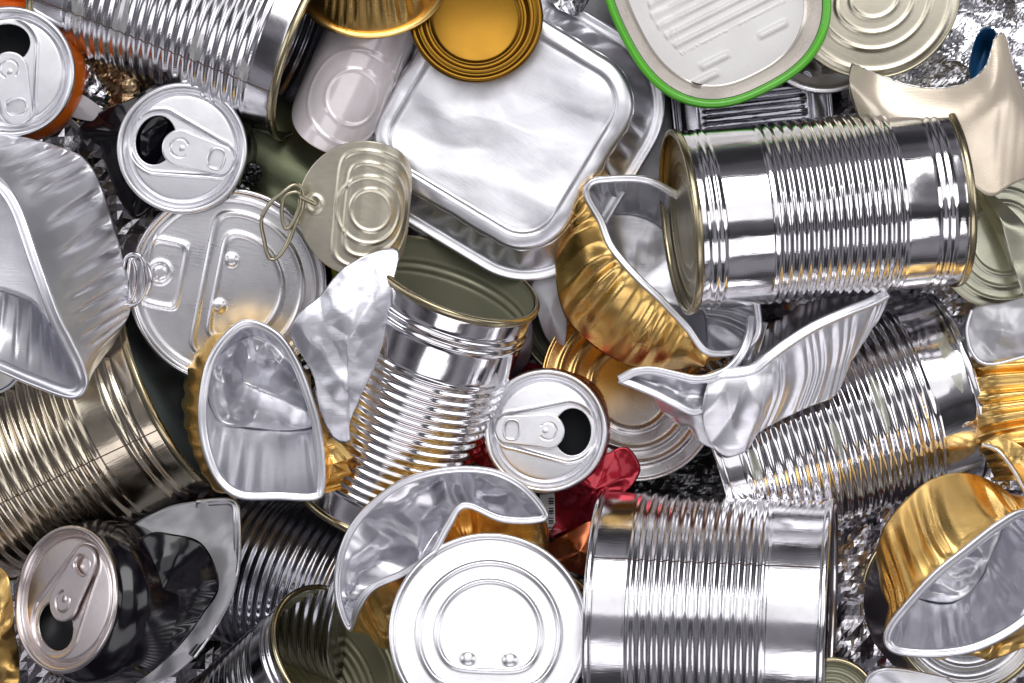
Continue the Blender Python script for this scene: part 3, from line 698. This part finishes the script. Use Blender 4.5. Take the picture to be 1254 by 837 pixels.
# ------------------------------------------------------------------ lids and curved sheets
t = thing('round_lid', 'brown-gold round lid with concentric rings at the top centre', 'lid', WP(583, 20, 72), frame(axis_of(-60, 84), 0))
disc('lid_disc', 64, lid_h_rings([56], 2.0, 2.2), BROWN_GOLD, t, z=-9, dome=-9)
lathe('rim', [(61, -8), (63, -5), (64.5, -1), (67, 1), (70, -1.5), (72, -1.5), (74, 2), (77, 3.5), (80, 2), (81, -3), (79, -9), (74, -9)], BROWN_GOLD, t, closed_prof=True)
t = thing('round_lid', 'pale champagne round lid with D-shaped pressed rings at the upper right', 'lid', WP(1068, -12, 15), frame(axis_of(80, 85), 20))
disc('lid_disc', 106, lambda x, y: sum(2.0*np.exp(-(dshape(r, r*.75)(x, y)/2.2)**2) for r in (72, 52, 34))+2*np.exp(-((np.hypot(x, y)-98)/3)**2), CHAMP, t, dome=4)
lathe('rim', [(104, -1), (107, 1.2), (108.5, 0), (108, -3), (105, -4)], CHAMP_D, t, closed_prof=True)
t = thing('round_lid', 'greenish champagne ringed lid at the right edge beside the chrome can', 'lid', WP(1228, 292, -15), frame(axis_of(0, 78), 0))
disc('lid_disc', 88, lid_h_rings([76, 60, 44], 2.6, 2.3), CHAMP_G, t, dome=3)
lathe('rim', [(86, -1), (88.5, 1.2), (90, 0), (89, -3), (87, -4)], CHAMP_D, t, closed_prof=True)
t = traced('plastic_film', 'thin folded champagne metal strip over the ringed lid at the right edge', 'metal strip', (1225, 275, 10))
patch('sheet', [(1186, 220, 0), (1212, 235, 6), (1262, 290, 10), (1262, 372, 0), (1240, 330, 8), (1215, 275, 8)], (1226, 270, 22), CHAMP_G, t, cr=3, lam=30, seed=5)
# pink-white peeled lid, bound to the top-left can
def lidh4(x, y): return sum(1.0*np.exp(-((np.hypot(x-8, y+20)-r)/2.4)**2) for r in (58, 34))
def bend5(G):
    G = G.copy(); x = G[..., 0]; z = G[..., 2]; rho = 55; a = x/rho
    G[..., 0] = (rho+z)*np.sin(a); G[..., 2] = (rho+z)*np.cos(a)-rho; return G
disc_world('peeled_lid', TOPCAN, (434, 98, 60), 30, 82, 24, 94, lidh4, ROSE_WHITE, ALU, bend5)
# tilted silver lid, the gold cup's reflection painted across its upper part
t = thing('round_lid', 'tilted round lid, gold reflection painted above and scuffed silver below, right of the red can', 'lid', WP(772, 477, -68), frame(axis_of(-40, 70), 60))
disc('lid_disc', 112, lid_h_rings([94, 76, 52], 4.0, 3.2), BRASS, t, mat2=ALU)
sl = t.children[0]; sl.data.materials.clear()
TWO = mat('silver_lacquer_gold_reflection', (.82, .80, .80), 1, .27, .08, 60, .06, .15)
nt = TWO.node_tree; Nn = nt.nodes; tcn = Nn.new('ShaderNodeTexCoord'); spx = Nn.new('ShaderNodeSeparateXYZ'); nt.links.new(tcn.outputs['Object'], spx.inputs[0])
mrn = Nn.new('ShaderNodeMapRange'); mrn.inputs['From Min'].default_value = -.004; mrn.inputs['From Max'].default_value = .012; nt.links.new(spx.outputs['X'], mrn.inputs['Value'])
mxn = Nn.new('ShaderNodeMixRGB'); mxn.inputs[1].default_value = (.70, .46, .18, 1); mxn.inputs[2].default_value = (.80, .78, .78, 1); nt.links.new(mrn.outputs[0], mxn.inputs[0]); nt.links.new(mxn.outputs[0], Nn['Principled BSDF'].inputs['Base Color'])  # ramp puts the gold cup's reflection into the lid colour
sl.data.materials.append(TWO); sl.data.materials.append(ALU)
lathe('rim', [(110, -2), (113, 2), (116, 2.5), (117, 0), (115, -4), (111, -5)], TWO, t, closed_prof=True)

# green rimmed oval tin
t = thing('oval_tin', 'green rimmed oval tin with white ribbed inside at the top right', 'food can', WP(877, -15, 72), frame(axis_of(90, 86), -27))
def oval(rx, ry, z, n=200, p=2.5): e = ell(0, 0, rx, ry, n, p); return np.concatenate([e, np.full((n, 1), z)], 1)
RX, RY = 127, 138
grid('rim', np.stack([oval(RX-9, RY-9, -4), oval(RX-7, RY-7, 2), oval(RX-4, RY-4, 4), oval(RX, RY, 3), oval(RX+2, RY+2, -1), oval(RX+1, RY+1, -6), oval(RX-3, RY-3, -7)], 1), GREEN, t, cu=True, cv=True)
grid('body', np.stack([oval(RX-2, RY-2, -6), oval(RX+1, RY+1, -10), oval(RX-2, RY-2, -34), oval(RX-10, RY-10, -42)], 1), GREEN_D, t, cu=True)
grid('inner_wall', np.stack([oval(RX-9, RY-9, -3), oval(RX-11, RY-11, -10), oval(RX-22, RY-20, -40), oval(RX-27, RY-25, -42)], 1), CREAM, t, cu=True)
nr = 90; rr = np.linspace(.003, 1, nr); ov = oval(RX-27, RY-25, 0)[:, :2]
X = ov[:, 0][:, None]*rr[None]; Y = ov[:, 1][:, None]*rr[None]
rib = 4.4*np.clip(np.cos((Y-4)/14.5*2*np.pi)*1.8-.3, 0, 1)*(np.abs(Y) < 52)*(np.abs(X) < 84-.25*np.abs(Y))
for cx, cy in ((-38, -78), (42, -76), (-60, -92)): rib = rib+4.4*np.exp(-(np.maximum(np.abs(X-cx)-16, 0)/3)**4-((Y-cy)/4)**4)
grid('inner_base', np.stack([X, Y, -42+rib], 2), WHITE_EN, t, cu=True)
mk('printed_stripe', *(lambda A: (A.reshape(-1, 3), gridF(*A.shape[:2])))(np.stack([oval(RX+1.2, RY+1.2, -14)[150:182], oval(RX+.2, RY+.2, -22)[150:182]], 1)), PINK, t)

# beige cut can, upper right
t = traced('drink_can', 'beige metallic can body cut open with a torn wavy edge at the upper right', 'drink can', (1150, 150, 30))
top = [(1044, 78, 50), (1072, 90, 74), (1112, 104, 84), (1150, 108, 86), (1185, 101, 78), (1208, 80, 66), (1219, 46, 56), (1231, 44, 52), (1240, 78, 52), (1257, 122, 44), (1280, 170, 20)]
mid = [(1040, 102, 60), (1070, 128, 84), (1110, 142, 97), (1150, 148, 101), (1186, 146, 97), (1212, 136, 88), (1226, 122, 79), (1236, 118, 73), (1247, 132, 66), (1264, 162, 52), (1284, 195, 20)]
bot = [(1052, 142, 66), (1080, 165, 86), (1120, 185, 98), (1155, 200, 102), (1185, 222, 96), (1205, 238, 88), (1218, 240, 82), (1228, 234, 76), (1240, 226, 68), (1262, 216, 50), (1286, 205, 20)]
G = loft([img(top), img(mid), img(bot)], 12, 14, closed=False, disp=lambda u, v, G: facet(G, 80, 4)*1.5+vnoise(G, 50, 4)*.8)
two_sided(grid('body', rel(G, t), CHAMP_D, t), 1.2, BEIGE, 0)
tube('torn_edge', rel(G[:, 0], t)+np.random.RandomState(3).normal(size=(G.shape[0], 3))*.35, 1.0, ALU, t, closed=False)
G = loft([img([(1186, 82, 20), (1190, 62, 24), (1196, 44, 30), (1206, 34, 34), (1218, 36, 36)]), img([(1190, 105, 5), (1196, 80, -10), (1205, 60, -14), (1214, 55, 0), (1224, 52, 20)]), img([(1196, 115, 10), (1208, 95, 0), (1216, 80, 0), (1222, 72, 10), (1228, 66, 24)])], 8, 8, closed=False)
two_sided(grid('inner_wall', rel(G, t), BLUE, t), 1, BLUE)
G = loft([img([(1044, 78, 45), (1040, 96, 38), (1042, 120, 30), (1050, 142, 12)]), img([(1058, 84, 34), (1054, 105, 24), (1058, 124, 18), (1062, 148, 8)]), img([(1090, 100, 20), (1080, 112, 10), (1086, 130, 5), (1090, 150, 0)])], 8, 8, closed=False, disp=lambda u, v, G: crease(G, 22, 4)*2.5)
two_sided(grid('folded_side', rel(G, t), CHAMP_D, t), 1, CHAMP_D)

# ------------------------------------------------------------------ foil cups and trays traced as lofts
def cup(name, label, cat, rim, rings, center, m_in, m_out, rim_r=3.2, pl=30, amp=3, cr=3, lam=45, seed=1, flip=False, mask=None, rimm=None, K=12, M=14, bottom=True, clo=True, sharp=.35, group=None, crb=None, bd=None):
    c = np.mean([r for r in rim], 0); t = traced(name, label, cat, tuple(c), group)
    if flip: m_in, m_out, rimm = m_out, m_in, rimm or m_in
    pf = pleats(pl, seed, jit=sharp)
    def dp(u, v, G):
        e = np.clip(v*6, 0, 1)
        return (pf(u)*amp*np.clip(np.sin(np.pi*np.clip(v*.9+.1, 0, 1)), 0, 1)+facet(G, lam, seed)*cr+facet(G, lam*.45, seed+2)*cr*.4*(mask(u) if mask else 1)+(facet(G, lam*.7, seed+6)*cr*(mask(u)*4.5 if mask else 0)))*e
    G = loft([img(rim)]+[img(r) for r in rings], K, M, closed=clo, disp=dp)
    o = grid('wall', rel(G, t), m_in, t, cu=clo); two_sided(o, 1.0, m_out, 0)
    if bottom:
        L_ = G[:, -1]; P = cap(L_, WP(*center), 24); n = normals(P, True, False)
        fade = np.clip(np.arange(25)/4, 0, 1)[None, :]
        P = P+np.array([0, 0, 1.0])*(((facet(P, lam*.8, seed+4)+.35*facet(P, lam*.3, seed+5))*(crb if crb is not None else cr*1.5))*fade)[..., None]
        if bd: P[..., 2] += bd(P)*fade
        o = grid('base_panel', rel(P, t), m_in, t, cu=True, fill='end'); two_sided(o, 1.0, m_out, 0)
    rc = G[:, 0]
    # flat flange plus rolled bead
    out = rc-np.mean(rc, 0); out[:, 2] = 0
    tg = np.roll(rc, -1, 0)-np.roll(rc, 1, 0)
    flange('rim', rc, rimm or m_in, t, rim_r*2.1, clo)
    return t
# large tray at left
rimL = [(-120, 160, 0), (-60, 165, 30), (-8, 212, 60), (22, 248, 75), (50, 325, 88), (72, 385, 90), (88, 418, 86), (104, 452, 78), (106, 474, 70), (88, 488, 62), (40, 472, 36), (0, 455, 18), (-60, 430, 0), (-110, 380, -10), (-150, 250, -10)]
ou1 = [(-120, 140, -20), (-50, 150, 10), (30, 186, 40), (70, 212, 45), (98, 268, 42), (122, 335, 35), (134, 385, 22), (134, 428, 12), (118, 462, 14), (84, 470, 10), (40, 440, 0), (0, 420, -10), (-50, 400, -20), (-100, 360, -30), (-150, 240, -30)]
ou2 = [(-100, 150, -60), (-20, 160, -30), (66, 178, -5), (110, 202, -8), (138, 270, -15), (154, 340, -25), (159, 375, -38), (148, 402, -30), (122, 436, -30), (70, 405, -60), (45, 375, -55), (10, 360, -60), (-30, 350, -70), (-70, 320, -70), (-110, 240, -70)]
def tray_left():
    global rimL, ou1, ou2
    rimL = [(x, y, z+58) for x, y, z in rimL]; ou1 = [(x, y, max(z, -10)+60) for x, y, z in ou1]; ou2 = [(x, y, max(z, -35)+62) for x, y, z in ou2]
    t = traced('foil_tray', 'large crumpled silver foil tray with pleated side at the left edge', 'foil tray', (60, 330, 50))
    pf = pleats(56, 3, jit=.1)
    ou1 = [((a[0]+b[0])/2, (a[1]+b[1])/2, (a[2]+b[2])/2+6) for a, b in zip(rimL, ou2)]
    def dp(u, v, G):
        tt = u*36+.15*np.sin(u*40); fr = np.abs(tt-np.floor(tt)-.5)
        return -9*np.exp(-(fr/(.05+.11*v))**2)*np.clip((v-.2)*2.5, 0, 1)*np.clip((1.0-v)*7, 0, 1)*np.clip((.47-u)*20, 0.25, 1)+crease(G, 120, 6)*2.0*np.clip(v*5, 0, 1)
    G = loft([img(rimL), img(ou1), img(ou2)], 18, 16, disp=dp)
    two_sided(grid('side_wall', rel(G, t), FOIL_IN, t, cu=True), 1.0, FOIL_WHITE, 0)
    P = cap(G[:, -1], WP(20, 260, 24), 14); P[..., 2] += facet(P, 70, 4)*3
    two_sided(grid('base_panel', rel(P, t), mat('foil_rosy', (.66, .58, .56), 1, .34, .1, 60), t, cu=True), 1, FOIL, 0)
    rc = G[:, 0]
    inn = G[:, 2]; d = G[:, 2]-G[:, 0]
    flange('rim', rc, FOIL_WHITE, t, 13)
tray_left()
# cup with gold outside, left of centre
def seg(P, a, b):
    A, B = WP(*a, 40)[:2], WP(*b, 40)[:2]; d = P[..., :2]-A; e = B-A; h = np.clip((d@e)/(e@e), 0, 1)
    return np.linalg.norm(d-h[..., None]*e, axis=-1)
def fold26(P): return 46*np.clip(1-seg(P, (303, 468), (386, 508))/26, 0, 1)-22*np.clip(1-seg(P, (335, 440), (372, 480))/22, 0, 1)+16*np.clip(1-seg(P, (303, 420), (303, 468))/20, 0, 1)
cup('foil_cup', 'crumpled silver-lined foil cup with a folded lip, gold outside, left of the open ribbed tin', 'foil cup',
    [(302, 393, 84), (272, 414, 86), (252, 450, 88), (244, 500, 90), (248, 545, 88), (264, 586, 86), (292, 609, 86), (342, 611, 84), (388, 611, 82), (397, 592, 82), (395, 545, 84), (386, 500, 86), (366, 445, 86), (340, 408, 86)],
    [[(300, 398, 60), (262, 412, 60), (238, 440, 50), (226, 490, 40), (232, 540, 40), (258, 588, 50), (292, 600, 55), (342, 602, 55), (390, 600, 50), (400, 586, 40), (404, 550, 40), (390, 500, 50), (368, 445, 55), (340, 412, 60)],
     [(312, 410, 30), (282, 424, 20), (262, 446, 10), (255, 480, 4), (258, 500, 2), (270, 518, 0), (300, 524, 0), (340, 527, 0), (378, 525, 0), (388, 516, 4), (386, 504, 10), (376, 482, 20), (360, 452, 26), (338, 425, 30)]],
    (322, 470, 34), FOIL_IN, GOLD, 4.2, pl=30, amp=2.6, cr=2, seed=5, rimm=FOIL_WHITE, crb=16, lam=52, bd=fold26)
t = traced('foil_cup', 'scrap of creased gold foil with a zigzag edge below the torn silver foil', 'foil scrap', (415, 565, 50))
patch('wall', [(396, 540, 60), (410, 536, 56), (432, 560, 50), (424, 568, 50), (430, 580, 46), (414, 588, 44), (418, 598, 40), (398, 604, 44), (396, 570, 60)], (408, 568, 62), GOLD, t, cr=5, lam=18, seed=3, K=1, smooth=False)
# torn silver foil
t = traced('torn_foil', 'torn matte silver foil strip hanging over the open ribbed tin', 'foil', (420, 420, 105))
o = patch('sheet', [(456, 309, 104), (487, 306, 100), (482, 345, 104), (474, 395, 100), (462, 440, 98), (440, 490, 96), (428, 520, 96), (428, 541, 92), (410, 538, 92), (393, 505, 96), (385, 465, 100), (370, 435, 100), (356, 412, 100), (366, 385, 104), (392, 362, 108), (418, 330, 108)], (424, 418, 118), mat('foil_matte', (.86, .85, .89), 1, .38, .25, 120, .08, .1), t, FOIL, cr=12, lam=60, seed=23, K=8, M=34, wob=.25)
# big folded cup at bottom centre
cup('foil_cup', 'crescent-folded silver-lined foil cup, gold outside, leaning behind the upright bright tin end', 'foil cup',
    [(428, 772, 50), (413, 740, 62), (411, 700, 70), (424, 655, 74), (450, 620, 78), (492, 589, 82), (545, 574, 86), (600, 575, 88), (642, 595, 88), (670, 630, 86), (654, 640, 86), (612, 638, 84), (570, 622, 82), (552, 645, 84), (530, 682, 86), (495, 705, 84), (458, 722, 80), (440, 747, 68)],
    [[(440, 770, 30), (430, 738, 30), (436, 702, 28), (452, 666, 26), (476, 640, 26), (508, 620, 28), (550, 608, 30), (592, 612, 40), (625, 624, 55), (668, 640, 55), (660, 655, 50), (616, 656, 48), (572, 646, 40), (562, 668, 40), (545, 705, 40), (510, 728, 40), (466, 744, 40), (452, 768, 34)],
     [(470, 780, -10), (470, 745, -10), (482, 715, -12), (500, 690, -10), (520, 668, -5), (545, 650, 0), (575, 640, 5), (605, 642, 10), (640, 655, 20), (668, 672, 10), (660, 690, 0), (624, 690, 0), (585, 684, -5), (575, 700, -8), (555, 735, -10), (520, 760, -10), (488, 785, -12), (470, 795, -10)]],
    (550, 715, -15), FOIL_WHITE, GOLD, 3.4, pl=22, amp=3.4, cr=3.2, mask=lambda u: 1/(1+np.exp((u-.5)*40)), seed=9, flip=True, rimm=FOIL_WHITE, lam=40)
# gold cup with grey inside, centre
cup('foil_cup', 'gold pleated foil cup with grey inside, dented, left of the chrome can', 'foil cup',
    [(716, 240, 60), (722, 222, 62), (745, 217, 60), (785, 217, 55), (815, 228, 50), (860, 260, 30), (915, 330, 25), (932, 400, 35), (915, 428, 45), (890, 436, 55), (862, 432, 66), (838, 402, 74), (808, 370, 78), (782, 346, 76), (760, 322, 70), (744, 300, 64), (733, 272, 60)],
    [[(704, 262, 40), (715, 242, 20), (748, 234, 0), (785, 236, -5), (815, 248, -10), (850, 280, -20), (888, 330, -20), (898, 385, -15), (890, 410, 0), (880, 436, 30), (858, 446, 48), (822, 432, 55), (785, 410, 60), (755, 385, 56), (730, 350, 52), (716, 310, 50), (706, 285, 46)],
     [(702, 275, 0), (715, 268, -30), (750, 262, -60), (785, 265, -65), (810, 280, -65), (830, 310, -65), (850, 340, -60), (862, 380, -60), (866, 400, -40), (866, 428, -10), (850, 448, 0), (808, 454, 5), (762, 444, 8), (726, 424, 8), (694, 392, 6), (681, 350, 4), (682, 305, 2)]],
    (775, 360, -70), FOIL_IN, GOLD, 3.4, pl=24, amp=5.5, cr=2.0, seed=15, flip=True, rimm=FOIL_WHITE, lam=50)
# gold cup, white inside, bottom right
cup('foil_cup', 'gold foil cup with a shiny white folded lining tipped over at the bottom right', 'foil cup',
    [(1256, 624, 70), (1222, 640, 76), (1180, 672, 80), (1145, 700, 82), (1112, 735, 82), (1088, 766, 80), (1084, 788, 78), (1102, 801, 76), (1150, 804, 74), (1200, 795, 70), (1250, 768, 66), (1285, 730, 60), (1300, 680, 60), (1290, 640, 65)],
    [[(1244, 612, 40), (1208, 618, 48), (1160, 640, 56), (1128, 668, 60), (1102, 704, 56), (1086, 738, 50), (1092, 766, 46), (1112, 782, 44), (1150, 786, 40), (1190, 776, 36), (1228, 752, 34), (1256, 720, 30), (1268, 680, 30), (1260, 640, 34)],
     [(1228, 598, -10), (1190, 580, 0), (1145, 586, 6), (1110, 612, 6), (1084, 646, 2), (1072, 688, -4), (1086, 715, -20), (1112, 732, -30), (1145, 736, -34), (1180, 728, -36), (1206, 706, -36), (1222, 680, -36), (1232, 650, -34), (1236, 620, -24)]],
    (1150, 670, -30), FOIL_WHITE, GOLD, 4.4, pl=24, amp=4.6, cr=2.2, mask=lambda u: 1/(1+np.exp((.36-u)*40)), seed=19, rimm=FOIL_WHITE, crb=13, lam=40)
t = traced('foil_cup', 'crinkled gold foil edge sticking out under the white-lined cup at the bottom right', 'foil scrap', (1210, 788, 30))
patch('wall', [(1160, 802, 40), (1185, 795, 50), (1215, 785, 52), (1262, 750, 55), (1262, 785, 30), (1235, 800, 30), (1212, 808, 36), (1190, 802, 34)], (1216, 790, 44), GOLD, t, cr=7, lam=26, seed=12)
# gold cup cut off at top
t = thing('foil_cup', 'gold pleated foil cup cut off by the top edge', 'foil cup', WP(452, -72, 100), frame(axis_of(-90, 55), 0))
u = np.arange(240)*2*np.pi/240; pf = pleats(34, 6)(u/(2*np.pi)); Gs = []
for k in range(14):
    v = k/13; R0 = 70+16*v; d = pf*2.6*math.sin(math.pi*min(v*1.1, 1)); Gs.append(np.stack([(R0+d)*np.cos(u), (R0+d)*np.sin(u), np.full(240, -70*v)], 1))
two_sided(grid('wall', np.array(Gs).transpose(1, 0, 2), GOLD, t, cu=True), 1, GOLD)
lathe('rim', [(84, -66), (88, -65), (93, -67), (94, -69), (90, -71), (84, -70)], GOLD, t, closed_prof=True)
disc('base_panel', 66, lid_h_rings([58]), GOLD, t)
# gold pleated foil right edge
t = traced('foil_cup', 'golden pleated foil cup side at the right edge below the grey foil corner', 'foil cup', (1225, 500, 0))
A = [(1180, 438, -40), (1182, 470, -25), (1190, 505, -20), (1200, 540, -20), (1208, 565, -25), (1215, 590, -40)]
B = [(1215, 436, 0), (1215, 465, 15), (1222, 500, 20), (1228, 530, 20), (1236, 560, 15), (1245, 590, 0)]
C = [(1290, 430, 10), (1290, 460, 25), (1290, 490, 30), (1290, 520, 30), (1290, 560, 25), (1290, 600, 10)]
pf2 = pleats(4.6, 2, jit=.35)
G = loft([img(A), img(B), img(C)], 26, 14, closed=False, disp=lambda u, v, G: pf2(u)*9*(.4+.6*v)+facet(G, 40, 8)*2.0)
two_sided(grid('wall', rel(G, t), GOLD, t), 1, GOLD, 0)
t = traced('foil_cup', 'thin silver rim of a foil cup at the right edge above the tipped gold cup', 'foil cup', (1230, 570, 30))
e = ccurve(img([(1204, 545, 18), (1222, 552, 30), (1240, 575, 34), (1256, 604, 30)]), 10, False); tube('rim', rel(e, t), 2.6, FOIL_WHITE, t, closed=False)
patch('wall', [(1206, 546, 16), (1224, 553, 28), (1242, 576, 30), (1262, 606, 26), (1262, 560, 40), (1240, 540, 36), (1220, 536, 22)], (1236, 560, 36), GOLD, t, cr=3, lam=20)
# grey foil corner
t = traced('foil_tray', 'matte grey foil tray corner at the right edge above the golden pleats', 'foil tray', (1225, 410, 10))
patch('base_panel', [(1192, 378, 0), (1225, 372, 6), (1270, 368, 10), (1270, 432, 10), (1246, 438, 12), (1218, 444, 12), (1200, 442, 8), (1187, 425, 4), (1184, 400, 2)], (1228, 405, 20), GREY, t, cr=11, lam=40, seed=4)
e = ccurve(img([(1190, 380, 2), (1184, 402, 4), (1188, 426, 6), (1200, 443, 10), (1218, 446, 14), (1248, 439, 14), (1272, 432, 12)]), 10, False); tube('rim', rel(e, t), 2.6, FOIL_IN, t, closed=False)

# crumpled tray in front of the chrome can
t = traced('foil_tray', 'crumpled silver foil tray with a twisted lip in front of the chrome can', 'foil tray', (920, 450, 60))
top = [(866, 470, 62), (884, 463, 66), (905, 461, 68), (925, 456, 70), (945, 441, 72), (968, 424, 72), (1000, 404, 70), (1040, 386, 64), (1070, 374, 58), (1089, 363, 52)]
mid = [(862, 498, 56), (884, 505, 62), (903, 505, 66), (922, 500, 66), (945, 486, 64), (970, 470, 60), (1005, 452, 56), (1035, 430, 52), (1058, 408, 48), (1078, 385, 46)]
bot = [(866, 534, 44), (880, 554, 44), (894, 559, 44), (910, 551, 44), (926, 530, 44), (955, 515, 44), (990, 499, 44), (1022, 485, 42), (1040, 450, 42), (1066, 400, 42)]
pf3 = pleats(22, 4, jit=.5)
G = loft([img(top), img(mid), img(bot)], 14, 14, closed=False, disp=lambda u, v, G: pf3(u)*2.6*np.clip((u-.35)*6, 0, 1)*np.clip(v*4, 0, 1)*np.clip((1.05-v)*5, 0, 1)+facet(G, 34, 31)*8.0*np.clip(v*4, 0, 1)*np.clip((.55-u)*5, .2, 1))
two_sided(grid('front_wall', rel(G, t), FOIL, t), 1, FOIL_IN, 0)
bk = [(880, 452, 30), (895, 440, 20), (915, 425, 15), (930, 410, 10), (950, 395, 5), (975, 380, 0), (1005, 368, 0), (1040, 360, 0), (1070, 356, 0), (1090, 352, 5)]
G2 = loft([img(top), img([((a[0]+b[0])/2, (a[1]+b[1])/2, (a[2]+b[2])/2-16) for a, b in zip(top, bk)]), img(bk)], 14, 12, closed=False, disp=lambda u, v, G: pf3(u)*3.0*np.clip(v*4, 0, 1)+facet(G, 34, 33)*6*np.clip(v*4, 0, 1))
two_sided(grid('back_wall', rel(G2, t), FOIL_IN, t), 1, FOIL, 0)
flange('rim', ccurve(img(top), 14, False), FOIL_WHITE, t, 11, False, 1)
lipA = [(756, 462, 60), (776, 452, 64), (800, 450, 66), (828, 456, 66), (852, 461, 66), (872, 458, 66), (892, 448, 64), (906, 430, 60), (914, 408, 52), (916, 386, 40)]
lipB = [(757, 468, 56), (778, 476, 60), (802, 486, 62), (826, 498, 62), (850, 508, 60), (870, 500, 52), (893, 480, 40), (915, 458, 30), (930, 430, 24), (940, 395, 18)]
G3 = loft([img(lipA), img([((a[0]+b[0])/2, (a[1]+b[1])/2, (a[2]+b[2])/2-18) for a, b in zip(lipA, lipB)]), img(lipB)], 12, 10, closed=False, disp=lambda u, v, G: crease(G, 30, 35)*4*np.sin(np.pi*v))
two_sided(grid('lip', rel(G3, t), FOIL_IN, t), 1, FOIL, 0)
flange('rim', ccurve(img(lipA), 12, False), FOIL_WHITE, t, 9, False, -1)
flange('rim', ccurve(img(lipB[:6]), 12, False), FOIL_WHITE, t, 8, False, 1)
G4 = loft([img([(800, 486, 60), (826, 498, 60), (850, 508, 58), (866, 500, 58)]), img([(808, 500, 44), (834, 512, 44), (856, 524, 44), (872, 530, 46)]), img([(822, 512, 30), (842, 526, 30), (862, 545, 34), (880, 552, 40)])], 12, 8, closed=False, disp=lambda u, v, G: crease(G, 20, 39)*3*v)
two_sided(grid('front_wall', rel(G4, t), FOIL, t), 1, FOIL_IN, 0)
# loose grey pleated sheet between gold cup and tray (cup lining continues under the can)
print('objects', len(bpy.data.objects))
